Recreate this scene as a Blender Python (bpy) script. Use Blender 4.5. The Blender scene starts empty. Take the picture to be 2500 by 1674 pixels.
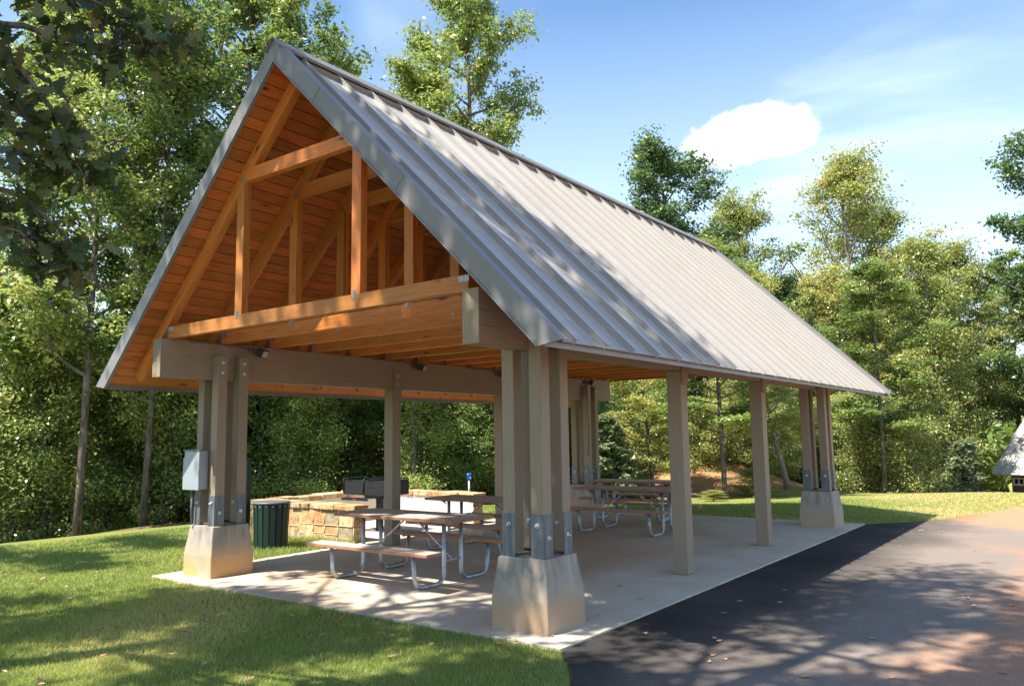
import bpy, math, random
import numpy as np
from mathutils import Vector, Matrix
rnd = random.Random(7)
S = bpy.context.scene
# ------------------------------------------------------------------ camera
CP = np.array([6.6887, -5.9692, 1.6883]); YAW, PITCH, ROLL, FPX = 0.6399, 0.119, -0.0145, 1904.98
_f = np.array([-math.sin(YAW)*math.cos(PITCH), math.cos(YAW)*math.cos(PITCH), math.sin(PITCH)])
_r = np.array([math.cos(YAW), math.sin(YAW), 0.0]); _u = np.cross(_r, _f)
R_ = math.cos(ROLL)*_r + math.sin(ROLL)*_u; U_ = -math.sin(ROLL)*_r + math.cos(ROLL)*_u
cam = bpy.data.cameras.new('camera'); camo = bpy.data.objects.new('camera', cam)
S.collection.objects.link(camo); S.camera = camo
M = Matrix.Identity(4)
for i in range(3):
    M[i][0] = R_[i]; M[i][1] = U_[i]; M[i][2] = -_f[i]; M[i][3] = CP[i]
camo.matrix_world = M
cam.sensor_width = 36; cam.lens = 36*FPX/2500; cam.clip_start = 0.05; cam.clip_end = 2000
# ------------------------------------------------------------------ light
SUN = Vector((-0.36, -1.0, 1.72)).normalized()
W = bpy.data.worlds.new('World'); S.world = W; W.use_nodes = True
nt = W.node_tree; N = nt.nodes; L = nt.links; N.clear()
def wn(t, **k):
    n = N.new(t)
    for a, b in k.items(): setattr(n, a, b)
    return n
out = wn('ShaderNodeOutputWorld'); bg = wn('ShaderNodeBackground'); sky = wn('ShaderNodeTexSky')
sky.sky_type = 'NISHITA'; sky.sun_disc = False; sky.sun_elevation = math.asin(SUN.z)
sky.sun_rotation = math.atan2(SUN.x, SUN.y); sky.air_density = 1.0; sky.dust_density = 0.25; sky.ozone_density = 1.7
SKY = 0.097
bg.inputs[1].default_value = SKY
tc = wn('ShaderNodeTexCoord')
def wmath(op, a, b=None, c=None, clamp=False):
    n = wn('ShaderNodeMath', operation=op, use_clamp=clamp)
    for i, v in enumerate((a, b, c)):
        if v is None: continue
        if isinstance(v, (int, float)): n.inputs[i].default_value = v
        else: L.new(v, n.inputs[i])
    return n.outputs[0]
def wdot(vec):
    n = wn('ShaderNodeVectorMath', operation='DOT_PRODUCT'); L.new(tc.outputs['Generated'], n.inputs[0]); n.inputs[1].default_value = vec
    return n.outputs['Value']
def dir_px(px, py):
    v = _f + R_*(px-1250)/FPX - U_*(py-837)/FPX
    return v/np.linalg.norm(v)
# one small cumulus: an elliptical patch of sky about a fixed compass direction, edge broken by noise
cd = dir_px(1832, 332); ch = np.array([cd[1], -cd[0], 0]); ch /= np.linalg.norm(ch); cv = np.cross(ch, cd)
nz = wn('ShaderNodeTexNoise'); nz.inputs['Scale'].default_value = 19; nz.inputs['Detail'].default_value = 7; nz.inputs['Roughness'].default_value = .55
L.new(tc.outputs['Generated'], nz.inputs['Vector'])
nl = wn('ShaderNodeTexNoise'); nl.inputs['Scale'].default_value = 11; nl.inputs['Detail'].default_value = 3
L.new(tc.outputs['Generated'], nl.inputs['Vector'])
hx = wmath('DIVIDE', wdot(tuple(ch)), 0.080); hv = wmath('DIVIDE', wdot(tuple(cv)), 0.032)
hv2 = wmath('SUBTRACT', hv, wmath('MULTIPLY', hx, 0.34))
rr = wmath('SQRT', wmath('ADD', wmath('MULTIPLY', hx, hx), wmath('MULTIPLY', hv2, hv2)))
rr = wmath('ADD', rr, wmath('MULTIPLY', wmath('SUBTRACT', nz.outputs['Fac'], .5), 1.35))
rr = wmath('ADD', rr, wmath('MULTIPLY', wmath('SUBTRACT', nl.outputs['Fac'], .5), 1.3))
front = wmath('GREATER_THAN', wdot(tuple(cd)), 0)
mr = wn('ShaderNodeMapRange', interpolation_type='SMOOTHSTEP'); L.new(rr, mr.inputs[0])
mr.inputs[1].default_value = 1.12; mr.inputs[2].default_value = 0.78; mr.inputs[3].default_value = 0; mr.inputs[4].default_value = 1
cum = wmath('MULTIPLY', mr.outputs[0], front)
# thin high cloud, thicker low in the sky and to the right
sep = wn('ShaderNodeSeparateXYZ'); L.new(tc.outputs['Generated'], sep.inputs[0])
zz = wmath('ADD', sep.outputs[2], 0.18)
cx_ = wmath('DIVIDE', sep.outputs[0], zz); cy_ = wmath('DIVIDE', sep.outputs[1], zz)
cmb = wn('ShaderNodeCombineXYZ'); L.new(cx_, cmb.inputs[0]); L.new(cy_, cmb.inputs[1]); cmb.inputs[2].default_value = 3.7
ci = wn('ShaderNodeTexNoise'); ci.inputs['Scale'].default_value = 0.75; ci.inputs['Detail'].default_value = 8; ci.inputs['Roughness'].default_value = .52; ci.inputs['Distortion'].default_value = .5
L.new(cmb.outputs[0], ci.inputs['Vector'])
bright = dir_px(2480, 560)
nd = wmath('MULTIPLY_ADD', wdot(tuple(bright)), 4.2, -4.03)   # more cloud about one compass direction
ciw = wmath('ADD', ci.outputs['Fac'], wmath('MULTIPLY', wmath('MAXIMUM', nd, -0.06), 0.24))
mr2 = wn('ShaderNodeMapRange', interpolation_type='SMOOTHSTEP'); L.new(ciw, mr2.inputs[0])
mr2.inputs[1].default_value = .46; mr2.inputs[2].default_value = .82; mr2.inputs[3].default_value = 0; mr2.inputs[4].default_value = 0.75
hz = wn('ShaderNodeMapRange'); L.new(sep.outputs[2], hz.inputs[0]); hz.inputs[1].default_value = .5; hz.inputs[2].default_value = .0; hz.inputs[3].default_value = .0; hz.inputs[4].default_value = .62
fog = wmath('MAXIMUM', mr2.outputs[0], hz.outputs[0])
tint_ = wn('ShaderNodeMixRGB', blend_type='MULTIPLY'); tint_.inputs[0].default_value = 1; L.new(sky.outputs[0], tint_.inputs[1]); tint_.inputs[2].default_value = (.93, 1.06, 1.12, 1)
mixa = wn('ShaderNodeMixRGB'); L.new(fog, mixa.inputs[0]); L.new(tint_.outputs[0], mixa.inputs[1]); mixa.inputs[2].default_value = (7.2, 8.1, 8.8, 1)
mixb = wn('ShaderNodeMixRGB'); L.new(cum, mixb.inputs[0]); L.new(mixa.outputs[0], mixb.inputs[1]); mixb.inputs[2].default_value = (9.4, 9.5, 9.6, 1)
L.new(mixb.outputs[0], bg.inputs[0]); L.new(bg.outputs[0], out.inputs[0])
sl = bpy.data.lights.new('sun', 'SUN'); sl.energy = 5.0; sl.angle = math.radians(.53); sl.color = (1, .93, .82)
so = bpy.data.objects.new('sun', sl); S.collection.objects.link(so); so.rotation_euler = SUN.to_track_quat('Z', 'Y').to_euler()
S.view_settings.view_transform = 'Standard'; S.view_settings.look = 'None'; S.view_settings.exposure = 1.32; S.view_settings.gamma = 1
S.render.engine = 'CYCLES'; S.cycles.max_bounces = 8; S.cycles.transparent_max_bounces = 8

# ------------------------------------------------------------------ materials
def mat(name, rough=.6, metal=0, spec=.5):
    m = bpy.data.materials.new(name); m.use_nodes = True
    b = m.node_tree.nodes['Principled BSDF']
    b.inputs['Roughness'].default_value = rough; b.inputs['Metallic'].default_value = metal
    b.inputs['Specular IOR Level'].default_value = spec
    return m, m.node_tree, b
class G:
    """tiny node-graph helper"""
    def __init__(s, nt): s.nt = nt; s.N = nt.nodes; s.L = nt.links
    def n(s, t, **k):
        x = s.N.new(t)
        for a, b in k.items(): setattr(x, a, b)
        return x
    def set(s, sock, v):
        if v is None: return
        if isinstance(v, (int, float)): sock.default_value = v
        elif isinstance(v, tuple): sock.default_value = (*v, 1) if (len(v) == 3 and len(sock.default_value) == 4) else v
        else: s.L.new(v, sock)
    def m(s, op, a, b=None, clamp=False):
        x = s.n('ShaderNodeMath', operation=op, use_clamp=clamp); s.set(x.inputs[0], a); s.set(x.inputs[1], b); return x.outputs[0]
    def mix(s, f, a, b, mode='MIX'):
        x = s.n('ShaderNodeMixRGB', blend_type=mode); s.set(x.inputs[0], f); s.set(x.inputs[1], a); s.set(x.inputs[2], b); return x.outputs[0]
    def obj(s): return s.n('ShaderNodeTexCoord').outputs['Object']
    def uv(s): return s.n('ShaderNodeTexCoord').outputs['UV']
    def geo(s): return s.n('ShaderNodeNewGeometry')
    def mp(s, v, sc=(1, 1, 1), loc=(0, 0, 0)):
        x = s.n('ShaderNodeMapping'); s.L.new(v, x.inputs[0]); x.inputs['Scale'].default_value = sc; x.inputs['Location'].default_value = loc; return x.outputs[0]
    def noise(s, v, sc, det=4, ro=.55, dist=0):
        x = s.n('ShaderNodeTexNoise'); s.L.new(v, x.inputs['Vector']); x.inputs['Scale'].default_value = sc
        x.inputs['Detail'].default_value = det; x.inputs['Roughness'].default_value = ro; x.inputs['Distortion'].default_value = dist; return x.outputs['Fac']
    def rng(s, v, a, b, c=0, d=1):
        x = s.n('ShaderNodeMapRange'); s.L.new(v, x.inputs[0])
        for i, q in enumerate((a, b, c, d)): x.inputs[i+1].default_value = q
        return x.outputs[0]
    def att(s, name): return s.n('ShaderNodeAttribute', attribute_name=name).outputs['Fac']
    def bump(s, h, st, dist=.01, bs=None):
        x = s.n('ShaderNodeBump'); s.L.new(h, x.inputs['Height']); x.inputs['Strength'].default_value = st; x.inputs['Distance'].default_value = dist
        if bs: s.L.new(x.outputs[0], bs.inputs['Normal'])
        return x.outputs[0]

def wood(name, base, dark, knots=True, weather=None, rough=.62, grain=1.0):
    m, nt, b = mat(name, rough); g = G(nt); uv = g.uv()
    t = g.att('tint')
    gr = g.noise(g.mp(uv, (1.1, 26, 1)), 3, 6, .6, .5)
    gr2 = g.noise(g.mp(uv, (.8, 5, 1)), 2.2, 3, .5, .8)
    col = g.mix(g.m('MULTIPLY', g.rng(gr, .42, .72), .6*grain), base, dark)
    col = g.mix(g.m('MULTIPLY', g.rng(gr2, .45, .75), .35*grain), col, dark)
    col = g.mix(1.0, col, g.n('ShaderNodeCombineColor').outputs[0], 'MULTIPLY') if False else col
    hs = g.n('ShaderNodeHueSaturation'); g.L.new(col, hs.inputs['Color']); g.L.new(g.rng(t, 0, 1, .72, 1.24), hs.inputs['Value']); g.L.new(g.rng(t, 0, 1, .508, .494), hs.inputs['Hue'])
    col = hs.outputs[0]
    if knots:
        vo = g.n('ShaderNodeTexVoronoi'); g.L.new(g.mp(uv, (1.7, 6.5, 1)), vo.inputs['Vector']); vo.inputs['Scale'].default_value = 1.0; vo.inputs['Randomness'].default_value = 1
        kn = g.rng(vo.outputs['Distance'], .07, .13, 1, 0)
        rim = g.rng(vo.outputs['Distance'], .08, .26, .45, 0)
        sel = g.m('GREATER_THAN', vo.outputs['Color'], .42)
        col = g.mix(g.m('MULTIPLY', rim, sel), col, dark)
        col = g.mix(g.m('MULTIPLY', kn, sel), col, tuple(x*.22 for x in dark))
    if weather:
        nz = g.geo().outputs['Normal']; sp = g.n('ShaderNodeSeparateXYZ'); g.L.new(nz, sp.inputs[0])
        up = g.rng(sp.outputs[2], .4, .9)
        wn_ = g.rng(g.noise(g.obj(), 5, 4), .3, .7, .82, 1)
        wc = g.mix(g.rng(gr, .4, .75), weather, tuple(x*.62 for x in weather))
        col = g.mix(g.m('MULTIPLY', up, wn_), col, wc)
    g.L.new(col, b.inputs['Base Color']); g.bump(gr, .25, .003, b)
    return m
M_PINE = wood('stained_pine', (.58, .205, .038), (.26, .072, .012))
M_SOFF = wood('soffit_pine', (.50, .158, .030), (.24, .062, .012))
M_TABLE = wood('table_wood', (.36, .175, .09), (.17, .07, .04), knots=False, weather=(.60, .535, .46), grain=1.2)

def paint_wood(name, base):
    m, nt, b = mat(name, .72); g = G(nt); uv = g.uv()
    gr = g.noise(g.mp(uv, (1.2, 22, 1)), 3, 6, .68)
    big = g.noise(g.obj(), 1.6, 4)
    col = g.mix(g.m('MULTIPLY', g.rng(gr, .45, .72), .55), base, tuple(x*.6 for x in base))
    col = g.mix(g.m('MULTIPLY', g.rng(big, .45, .75), .25), col, (base[0]*1.25, base[1]*1.12, base[2]*.95))
    hs = g.n('ShaderNodeHueSaturation'); g.L.new(col, hs.inputs['Color']); g.L.new(g.rng(g.att('tint'), 0, 1, .93, 1.07), hs.inputs['Value'])
    cr = g.noise(g.mp(uv, (.9, 40, 1), (5, 3, 0)), 1.3, 2, .5)
    col = g.mix(g.m('MULTIPLY', g.rng(cr, .69, .74), .7), hs.outputs[0], tuple(x*.25 for x in base))
    g.L.new(col, b.inputs['Base Color']); g.bump(gr, .35, .003, b)
    return m
M_TAUPE = paint_wood('taupe_paint', (.265, .212, .148))

def roofmetal():
    m, nt, b = mat('roof_metal', .38, 0, .5); g = G(nt); o = g.obj()
    n = g.noise(g.mp(o, (1, 6, 1)), 1.2, 4); n2 = g.noise(o, 60, 2)
    col = g.mix(g.rng(n, .3, .7), (.325, .308, .285), (.350, .332, .308))
    g.L.new(col, b.inputs['Base Color']); g.L.new(g.rng(n, .3, .7, .26, .38), b.inputs['Roughness'])
    oil = g.noise(g.mp(o, (.8, 3.2, .8)), 2.0, 2); g.bump(oil, .12, .03, b)
    return m
M_ROOF = roofmetal()
def trim():
    m, nt, b = mat('trim_metal', .45, 0, .5); g = G(nt); o = g.obj()
    g.L.new(g.mix(g.rng(g.noise(o, 2.5, 4), .3, .7), (.165, .163, .158), (.195, .192, .186)), b.inputs['Base Color'])
    g.bump(g.noise(o, 1.7, 2), .12, .02, b); return m
M_TRIM = trim()

def concrete(name, base, kind):
    m, nt, b = mat(name, .85, 0, .3); g = G(nt); o = g.obj()
    a = g.noise(o, 1.3, 5, .6); f = g.noise(o, 90, 3, .6); mid = g.noise(o, 7, 5, .6)
    col = g.mix(g.rng(a, .35, .68), base, tuple(x*y for x, y in zip(base, (.80, .78, .74))))
    col = g.mix(g.m('MULTIPLY', g.rng(mid, .5, .75), .3), col, tuple(x*.72 for x in base))
    col = g.mix(g.m('MULTIPLY', g.rng(f, .45, .7), .22), col, tuple(x*.55 for x in base))
    if kind == 'slab':   # clay tracked in over the middle of the slab
        st = g.rng(g.noise(g.mp(o, (1, .6, 1), (3, 1, 0)), .55, 5, .6), .40, .66)
        sx = g.n('ShaderNodeSeparateXYZ'); g.L.new(o, sx.inputs[0])
        inner = g.rng(sx.outputs[0], 2.7, 1.2)
        col = g.mix(g.m('MULTIPLY', g.m('MULTIPLY', st, inner), .85), col, (.47, .32, .19))
        dr = g.rng(g.noise(g.mp(o, (3, 1, 1)), 3.1, 6, .65, 1.2), .60, .70)
        col = g.mix(g.m('MULTIPLY', dr, .3), col, (.25, .2, .16))
        b.inputs['Roughness'].default_value = .7
    if kind == 'pedestal':
        sz = g.n('ShaderNodeSeparateXYZ'); g.L.new(o, sz.inputs[0]); z = sz.outputs[2]
        wav = g.m('ADD', z, g.m('MULTIPLY', g.m('SUBTRACT', mid, .5), .22))
        streak = g.noise(g.mp(o, (7, 7, 1.6)), 1.4, 6, .65)
        up = g.m('MULTIPLY', g.rng(wav, .26, .50), g.rng(streak, .38, .66))
        col = g.mix(g.m('MULTIPLY', up, .62), col, (.12, .115, .11))
        oi = g.n('ShaderNodeObjectInfo')
        low = g.m('MULTIPLY', g.rng(wav, .42, .16), g.rng(g.noise(o, 2.3, 4), .2, .5))
        col = g.mix(g.m('MULTIPLY', low, g.m('MULTIPLY', oi.outputs['Alpha'], 1.0)), col, (.50, .29, .13))
        pit = g.rng(g.noise(o, 30, 2), .68, .74)
        col = g.mix(g.m('MULTIPLY', pit, .35), col, (.1, .09, .08))
        g.bump(g.m('ADD', mid, g.m('MULTIPLY', f, .5)), .5, .012, b)
    else:
        g.bump(g.m('ADD', f, mid), .2, .003, b)
    g.L.new(col, b.inputs['Base Color'])
    return m
M_SLAB = concrete('patio_concrete', (.62, .56, .465), 'slab')
M_PAD = concrete('pad_concrete', (.60, .55, .48), 'pad')
M_PED = concrete('pedestal_concrete', (.40, .36, .31), 'pedestal')
M_BLOCK = concrete('block_concrete', (.66, .60, .52), 'pad')

def asphalt():
    m, nt, b = mat('asphalt', .92, 0, .1); g = G(nt); o = g.obj()
    f = g.noise(o, 130, 3, .7); a = g.noise(o, .7, 5, .6); md = g.noise(o, 14, 4, .7)
    vo = g.n('ShaderNodeTexVoronoi'); g.L.new(o, vo.inputs['Vector']); vo.inputs['Scale'].default_value = 95
    col = g.mix(g.rng(f, .35, .75), (.040, .038, .037), (.135, .127, .12))
    col = g.mix(g.m('MULTIPLY', g.rng(vo.outputs['Color'], .86, .96), .55), col, (.26, .24, .22))
    col = g.mix(g.m('MULTIPLY', g.rng(md, .4, .75), .5), col, (.03, .029, .028))
    sp_ = g.noise(o, 48, 3, .75); col = g.mix(g.m('MULTIPLY', g.rng(sp_, .52, .72), .4), col, (.20, .18, .16))
    s = g.n('ShaderNodeSeparateXYZ'); g.L.new(o, s.inputs[0]); x, y = s.outputs[0], s.outputs[1]
    grad = g.rng(x, 3.7, 5.8)                          # traffic dust builds up away from the slab
    far = g.rng(y, 9.6, 11.4)
    dust = g.m('ADD', g.m('MULTIPLY', grad, .75), g.m('SUBTRACT', a, .38))
    col = g.mix(g.m('MULTIPLY', g.rng(dust, -.05, .6), .6), col, (.38, .31, .26))
    clay = g.rng(g.m('ADD', g.m('ADD', g.m('MULTIPLY', g.rng(x, 4.4, 6.0), .42), g.m('MULTIPLY', far, .5)), g.m('SUBTRACT', g.noise(g.mp(o, (1, .55, 1), (9, 4, 0)), .75, 6, .62, .4), .5)), .26, .52)
    col = g.mix(g.m('MULTIPLY', clay, .8), col, g.mix(g.rng(md, .3, .7), (.56, .27, .14), (.46, .25, .15)))
    edge = g.rng(g.m('ADD', x, g.m('MULTIPLY', a, .8)), 5.2, 3.9)  # shade beside the slab, painted into the asphalt colour as a near-black band
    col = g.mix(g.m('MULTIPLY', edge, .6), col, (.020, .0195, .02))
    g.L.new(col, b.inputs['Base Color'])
    g.bump(g.m('ADD', f, g.m('MULTIPLY', vo.outputs['Distance'], .8)), 1.0, .010, b)
    return m
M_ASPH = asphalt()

def lawnmat():
    m, nt, b = mat('lawn_ground', .95, 0, .1); g = G(nt); o = g.obj()
    a = g.noise(o, .45, 5, .6); f = g.noise(g.mp(o, (1, 1, .2)), 38, 4, .7); md = g.noise(o, 3.5, 4, .6)
    col = g.mix(g.rng(f, .35, .7), (.115, .15, .028), (.26, .29, .08))
    col = g.mix(g.m('MULTIPLY', g.rng(a, .45, .7), .55), col, (.27, .245, .085))
    col = g.mix(g.m('MULTIPLY', g.rng(md, .55, .78), .35), col, (.24, .19, .09))
    s = g.n('ShaderNodeSeparateXYZ'); g.L.new(o, s.inputs[0])
    dry = g.m('MULTIPLY', g.rng(g.m('ADD', s.outputs[1], g.m('MULTIPLY', s.outputs[0], 1.5)), 17, 25), g.rng(md, .3, .6))
    col = g.mix(g.m('MULTIPLY', dry, .75), col, (.36, .28, .11))
    fo = g.att('forest')
    lit = g.mix(g.rng(g.noise(o, 9, 5, .7), .35, .65), (.10, .065, .035), (.22, .14, .075))
    lit = g.mix(g.rng(g.noise(o, .35, 3, .6), .5, .62), lit, (.10, .13, .035))
    clayp = g.att('clay')
    lit = g.mix(clayp, lit, g.mix(g.rng(md, .4, .65), (.44, .22, .11), (.30, .22, .11)))
    col = g.mix(fo, col, lit)
    g.L.new(col, b.inputs['Base Color']); g.bump(g.m('ADD', f, md), .8, .03, b)
    return m
M_LAWN = lawnmat()

def leafmat(name, cols, trans=.26, rough=.36):
    m = bpy.data.materials.new(name); m.use_nodes = True; g = G(m.node_tree); N_ = g.N
    b = N_['Principled BSDF']; o = N_['Material Output']
    t = g.att('tint'); cr = g.n('ShaderNodeValToRGB'); g.L.new(t, cr.inputs[0]); e = cr.color_ramp.elements
    while len(e) < len(cols): e.new(.5)
    for i, (p, c) in enumerate(cols): e[i].position = p; e[i].color = (*c, 1)
    oi = g.n('ShaderNodeObjectInfo'); hs = g.n('ShaderNodeHueSaturation'); g.L.new(cr.outputs[0], hs.inputs['Color'])
    g.L.new(g.rng(oi.outputs['Random'], 0, 1, .485, .515), hs.inputs['Hue']); g.L.new(g.rng(oi.outputs['Random'], 0, 1, 2.1, 1.45), hs.inputs['Value']); hs.inputs['Saturation'].default_value = .88
    col = hs.outputs[0]
    g.L.new(col, b.inputs['Base Color']); b.inputs['Roughness'].default_value = rough; b.inputs['Specular IOR Level'].default_value = .45
    tr = g.n('ShaderNodeBsdfTranslucent'); h2 = g.n('ShaderNodeHueSaturation'); g.L.new(col, h2.inputs['Color']); h2.inputs['Value'].default_value = 2.0; h2.inputs['Saturation'].default_value = 1.1; h2.inputs['Hue'].default_value = .488
    g.L.new(h2.outputs[0], tr.inputs['Color'])
    mx = g.n('ShaderNodeMixShader'); mx.inputs[0].default_value = trans
    g.L.new(b.outputs[0], mx.inputs[1]); g.L.new(tr.outputs[0], mx.inputs[2]); g.L.new(mx.outputs[0], o.inputs['Surface'])
    return m
LF_G = leafmat('leaves_green', [(0, (.045, .080, .016)), (.55, (.100, .150, .028)), (.9, (.185, .215, .044)), (1, (.28, .22, .055))])
LF_O = leafmat('leaves_olive', [(0, (.07, .10, .022)), (.5, (.13, .165, .036)), (.85, (.22, .22, .05)), (1, (.33, .19, .06))])
LF_D = leafmat('leaves_dark', [(0, (.028, .06, .018)), (.6, (.05, .095, .026)), (1, (.10, .14, .036))])
LF_Y = leafmat('leaves_yellow', [(0, (.10, .145, .028)), (.5, (.155, .19, .04)), (.85, (.25, .235, .05)), (1, (.27, .17, .05))])
LF_P = leafmat('pine_needles', [(0, (.035, .055, .02)), (.6, (.07, .10, .04)), (1, (.11, .14, .06))], .2, .5)
LF_N = leafmat('oak_leaves', [(0, (.018, .034, .010)), (.7, (.034, .054, .012)), (1, (.09, .088, .02))], .25, .45)
def dead(name, a, c):
    m, nt, b = mat(name, .7); g = G(nt)
    oi = g.n('ShaderNodeObjectInfo'); g.L.new(g.mix(oi.outputs['Random'], a, c), b.inputs['Base Color']); return m
LF_DEAD = dead('dead_leaf', (.34, .17, .08), (.56, .36, .22))
M_DRYTWIG = dead('dry_twigs', (.34, .27, .2), (.42, .33, .26))
def bark(name, a, c):
    m, nt, b = mat(name, .9, 0, .2); g = G(nt); o = g.obj()
    n = g.noise(g.mp(o, (9, 9, 1.3)), 2.2, 6, .65, .6); l = g.noise(o, .9, 4)
    col = g.mix(g.rng(n, .35, .68), a, c); col = g.mix(g.m('MULTIPLY', g.rng(l, .5, .66), .55), col, (.30, .29, .26))
    g.L.new(col, b.inputs['Base Color']); g.bump(n, .9, .03, b); return m
M_BARK = bark('bark', (.04, .032, .026), (.20, .165, .135)); M_BARKP = bark('pale_bark', (.11, .09, .075), (.33, .28, .23))

def galv(name='galvanised_steel', base=(.33, .35, .37), metal=.75, rough=.45):
    m, nt, b = mat(name, rough, metal); g = G(nt); o = g.obj()
    vo = g.n('ShaderNodeTexVoronoi'); g.L.new(o, vo.inputs['Vector']); vo.inputs['Scale'].default_value = 45
    n = g.noise(g.mp(o, (8, 8, 1.5)), 2, 4)
    col = g.mix(g.rng(vo.outputs['Color'], .2, .8), base, tuple(x*.8 for x in base)); col = g.mix(g.rng(n, .42, .65), col, tuple(x*1.5 for x in base))
    g.L.new(col, b.inputs['Base Color']); g.L.new(g.rng(n, .3, .7, rough-.08, rough+.15), b.inputs['Roughness']); return m
M_GALV = galv(); M_PLATE = galv('bracket_steel', (.12, .135, .15), .4, .5)
def simple(name, c, rough=.5, metal=0, var=.15, sc=12):
    m, nt, b = mat(name, rough, metal); g = G(nt); n = g.noise(g.obj(), sc, 4)
    g.L.new(g.mix(g.rng(n, .3, .7), c, tuple(x*(1-var) for x in c)), b.inputs['Base Color']); return m
M_BLACK = simple('black_steel', (.008, .008, .009), .5, 0); M_GREEN = simple('green_slats', (.005, .026, .019), .5, 0, .35)
M_LID = simple('lid_plastic', (.12, .125, .13), .45); M_DARK = simple('dark_liner', (.01, .012, .012), .6)
M_BOX = simple('box_enamel', (.29, .335, .375), .42, .1, .08, 4); M_LENS = simple('lamp_glass', (.55, .56, .55), .12)
M_BLUE = simple('blue_cast', (.02, .14, .55), .4); M_BOLT = galv('bolt_steel', (.45, .45, .45), .8, .4); M_RED = simple('red_label', (.35, .03, .02), .5)
M_WALLB = simple('brown_siding', (.13, .085, .06), .75, 0, .2, 6); M_WHITE = simple('white_trim', (.66, .63, .58), .5); M_GLASS = simple('dark_glass', (.015, .018, .02), .08)
M_ROOFP = simple('pale_roof', (.50, .48, .44), .45, 0, .08, 3); M_PALE = simple('pale_siding', (.62, .55, .46), .6)
def stone():
    m, nt, b = mat('field_stone', .85, 0, .3); g = G(nt); o = g.obj(); t = g.att('tint')
    cr = g.n('ShaderNodeValToRGB'); g.L.new(t, cr.inputs[0]); e = cr.color_ramp.elements
    cs = [(0, (.46, .27, .13)), (.25, (.66, .43, .21)), (.5, (.56, .30, .13)), (.72, (.74, .56, .34)), (.88, (.36, .31, .21)), (1, (.68, .48, .25))]
    while len(e) < len(cs): e.new(.5)
    for i, (p, c) in enumerate(cs): e[i].position = p; e[i].color = (*c, 1)
    n = g.noise(o, 9, 6, .65, .5); n2 = g.noise(o, 3, 4)
    col = g.mix(g.rng(n, .35, .7), cr.outputs[0], g.mix(1, cr.outputs[0], (.45, .42, .40), 'MULTIPLY'))
    col = g.mix(g.m('MULTIPLY', g.rng(n2, .6, .75), .6), col, (.14, .12, .10))
    g.L.new(col, b.inputs['Base Color']); g.bump(n, .9, .02, b); return m
M_STONE = stone(); M_MORT = simple('mortar', (.60, .42, .23), .85, 0, .3, 8)
def grassmat():
    m = leafmat('grass_blades', [(0, (.095, .135, .018)), (.55, (.16, .195, .034)), (.9, (.26, .245, .06)), (1, (.32, .26, .10))], .3, .5); return m
M_GRASS = grassmat()

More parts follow.
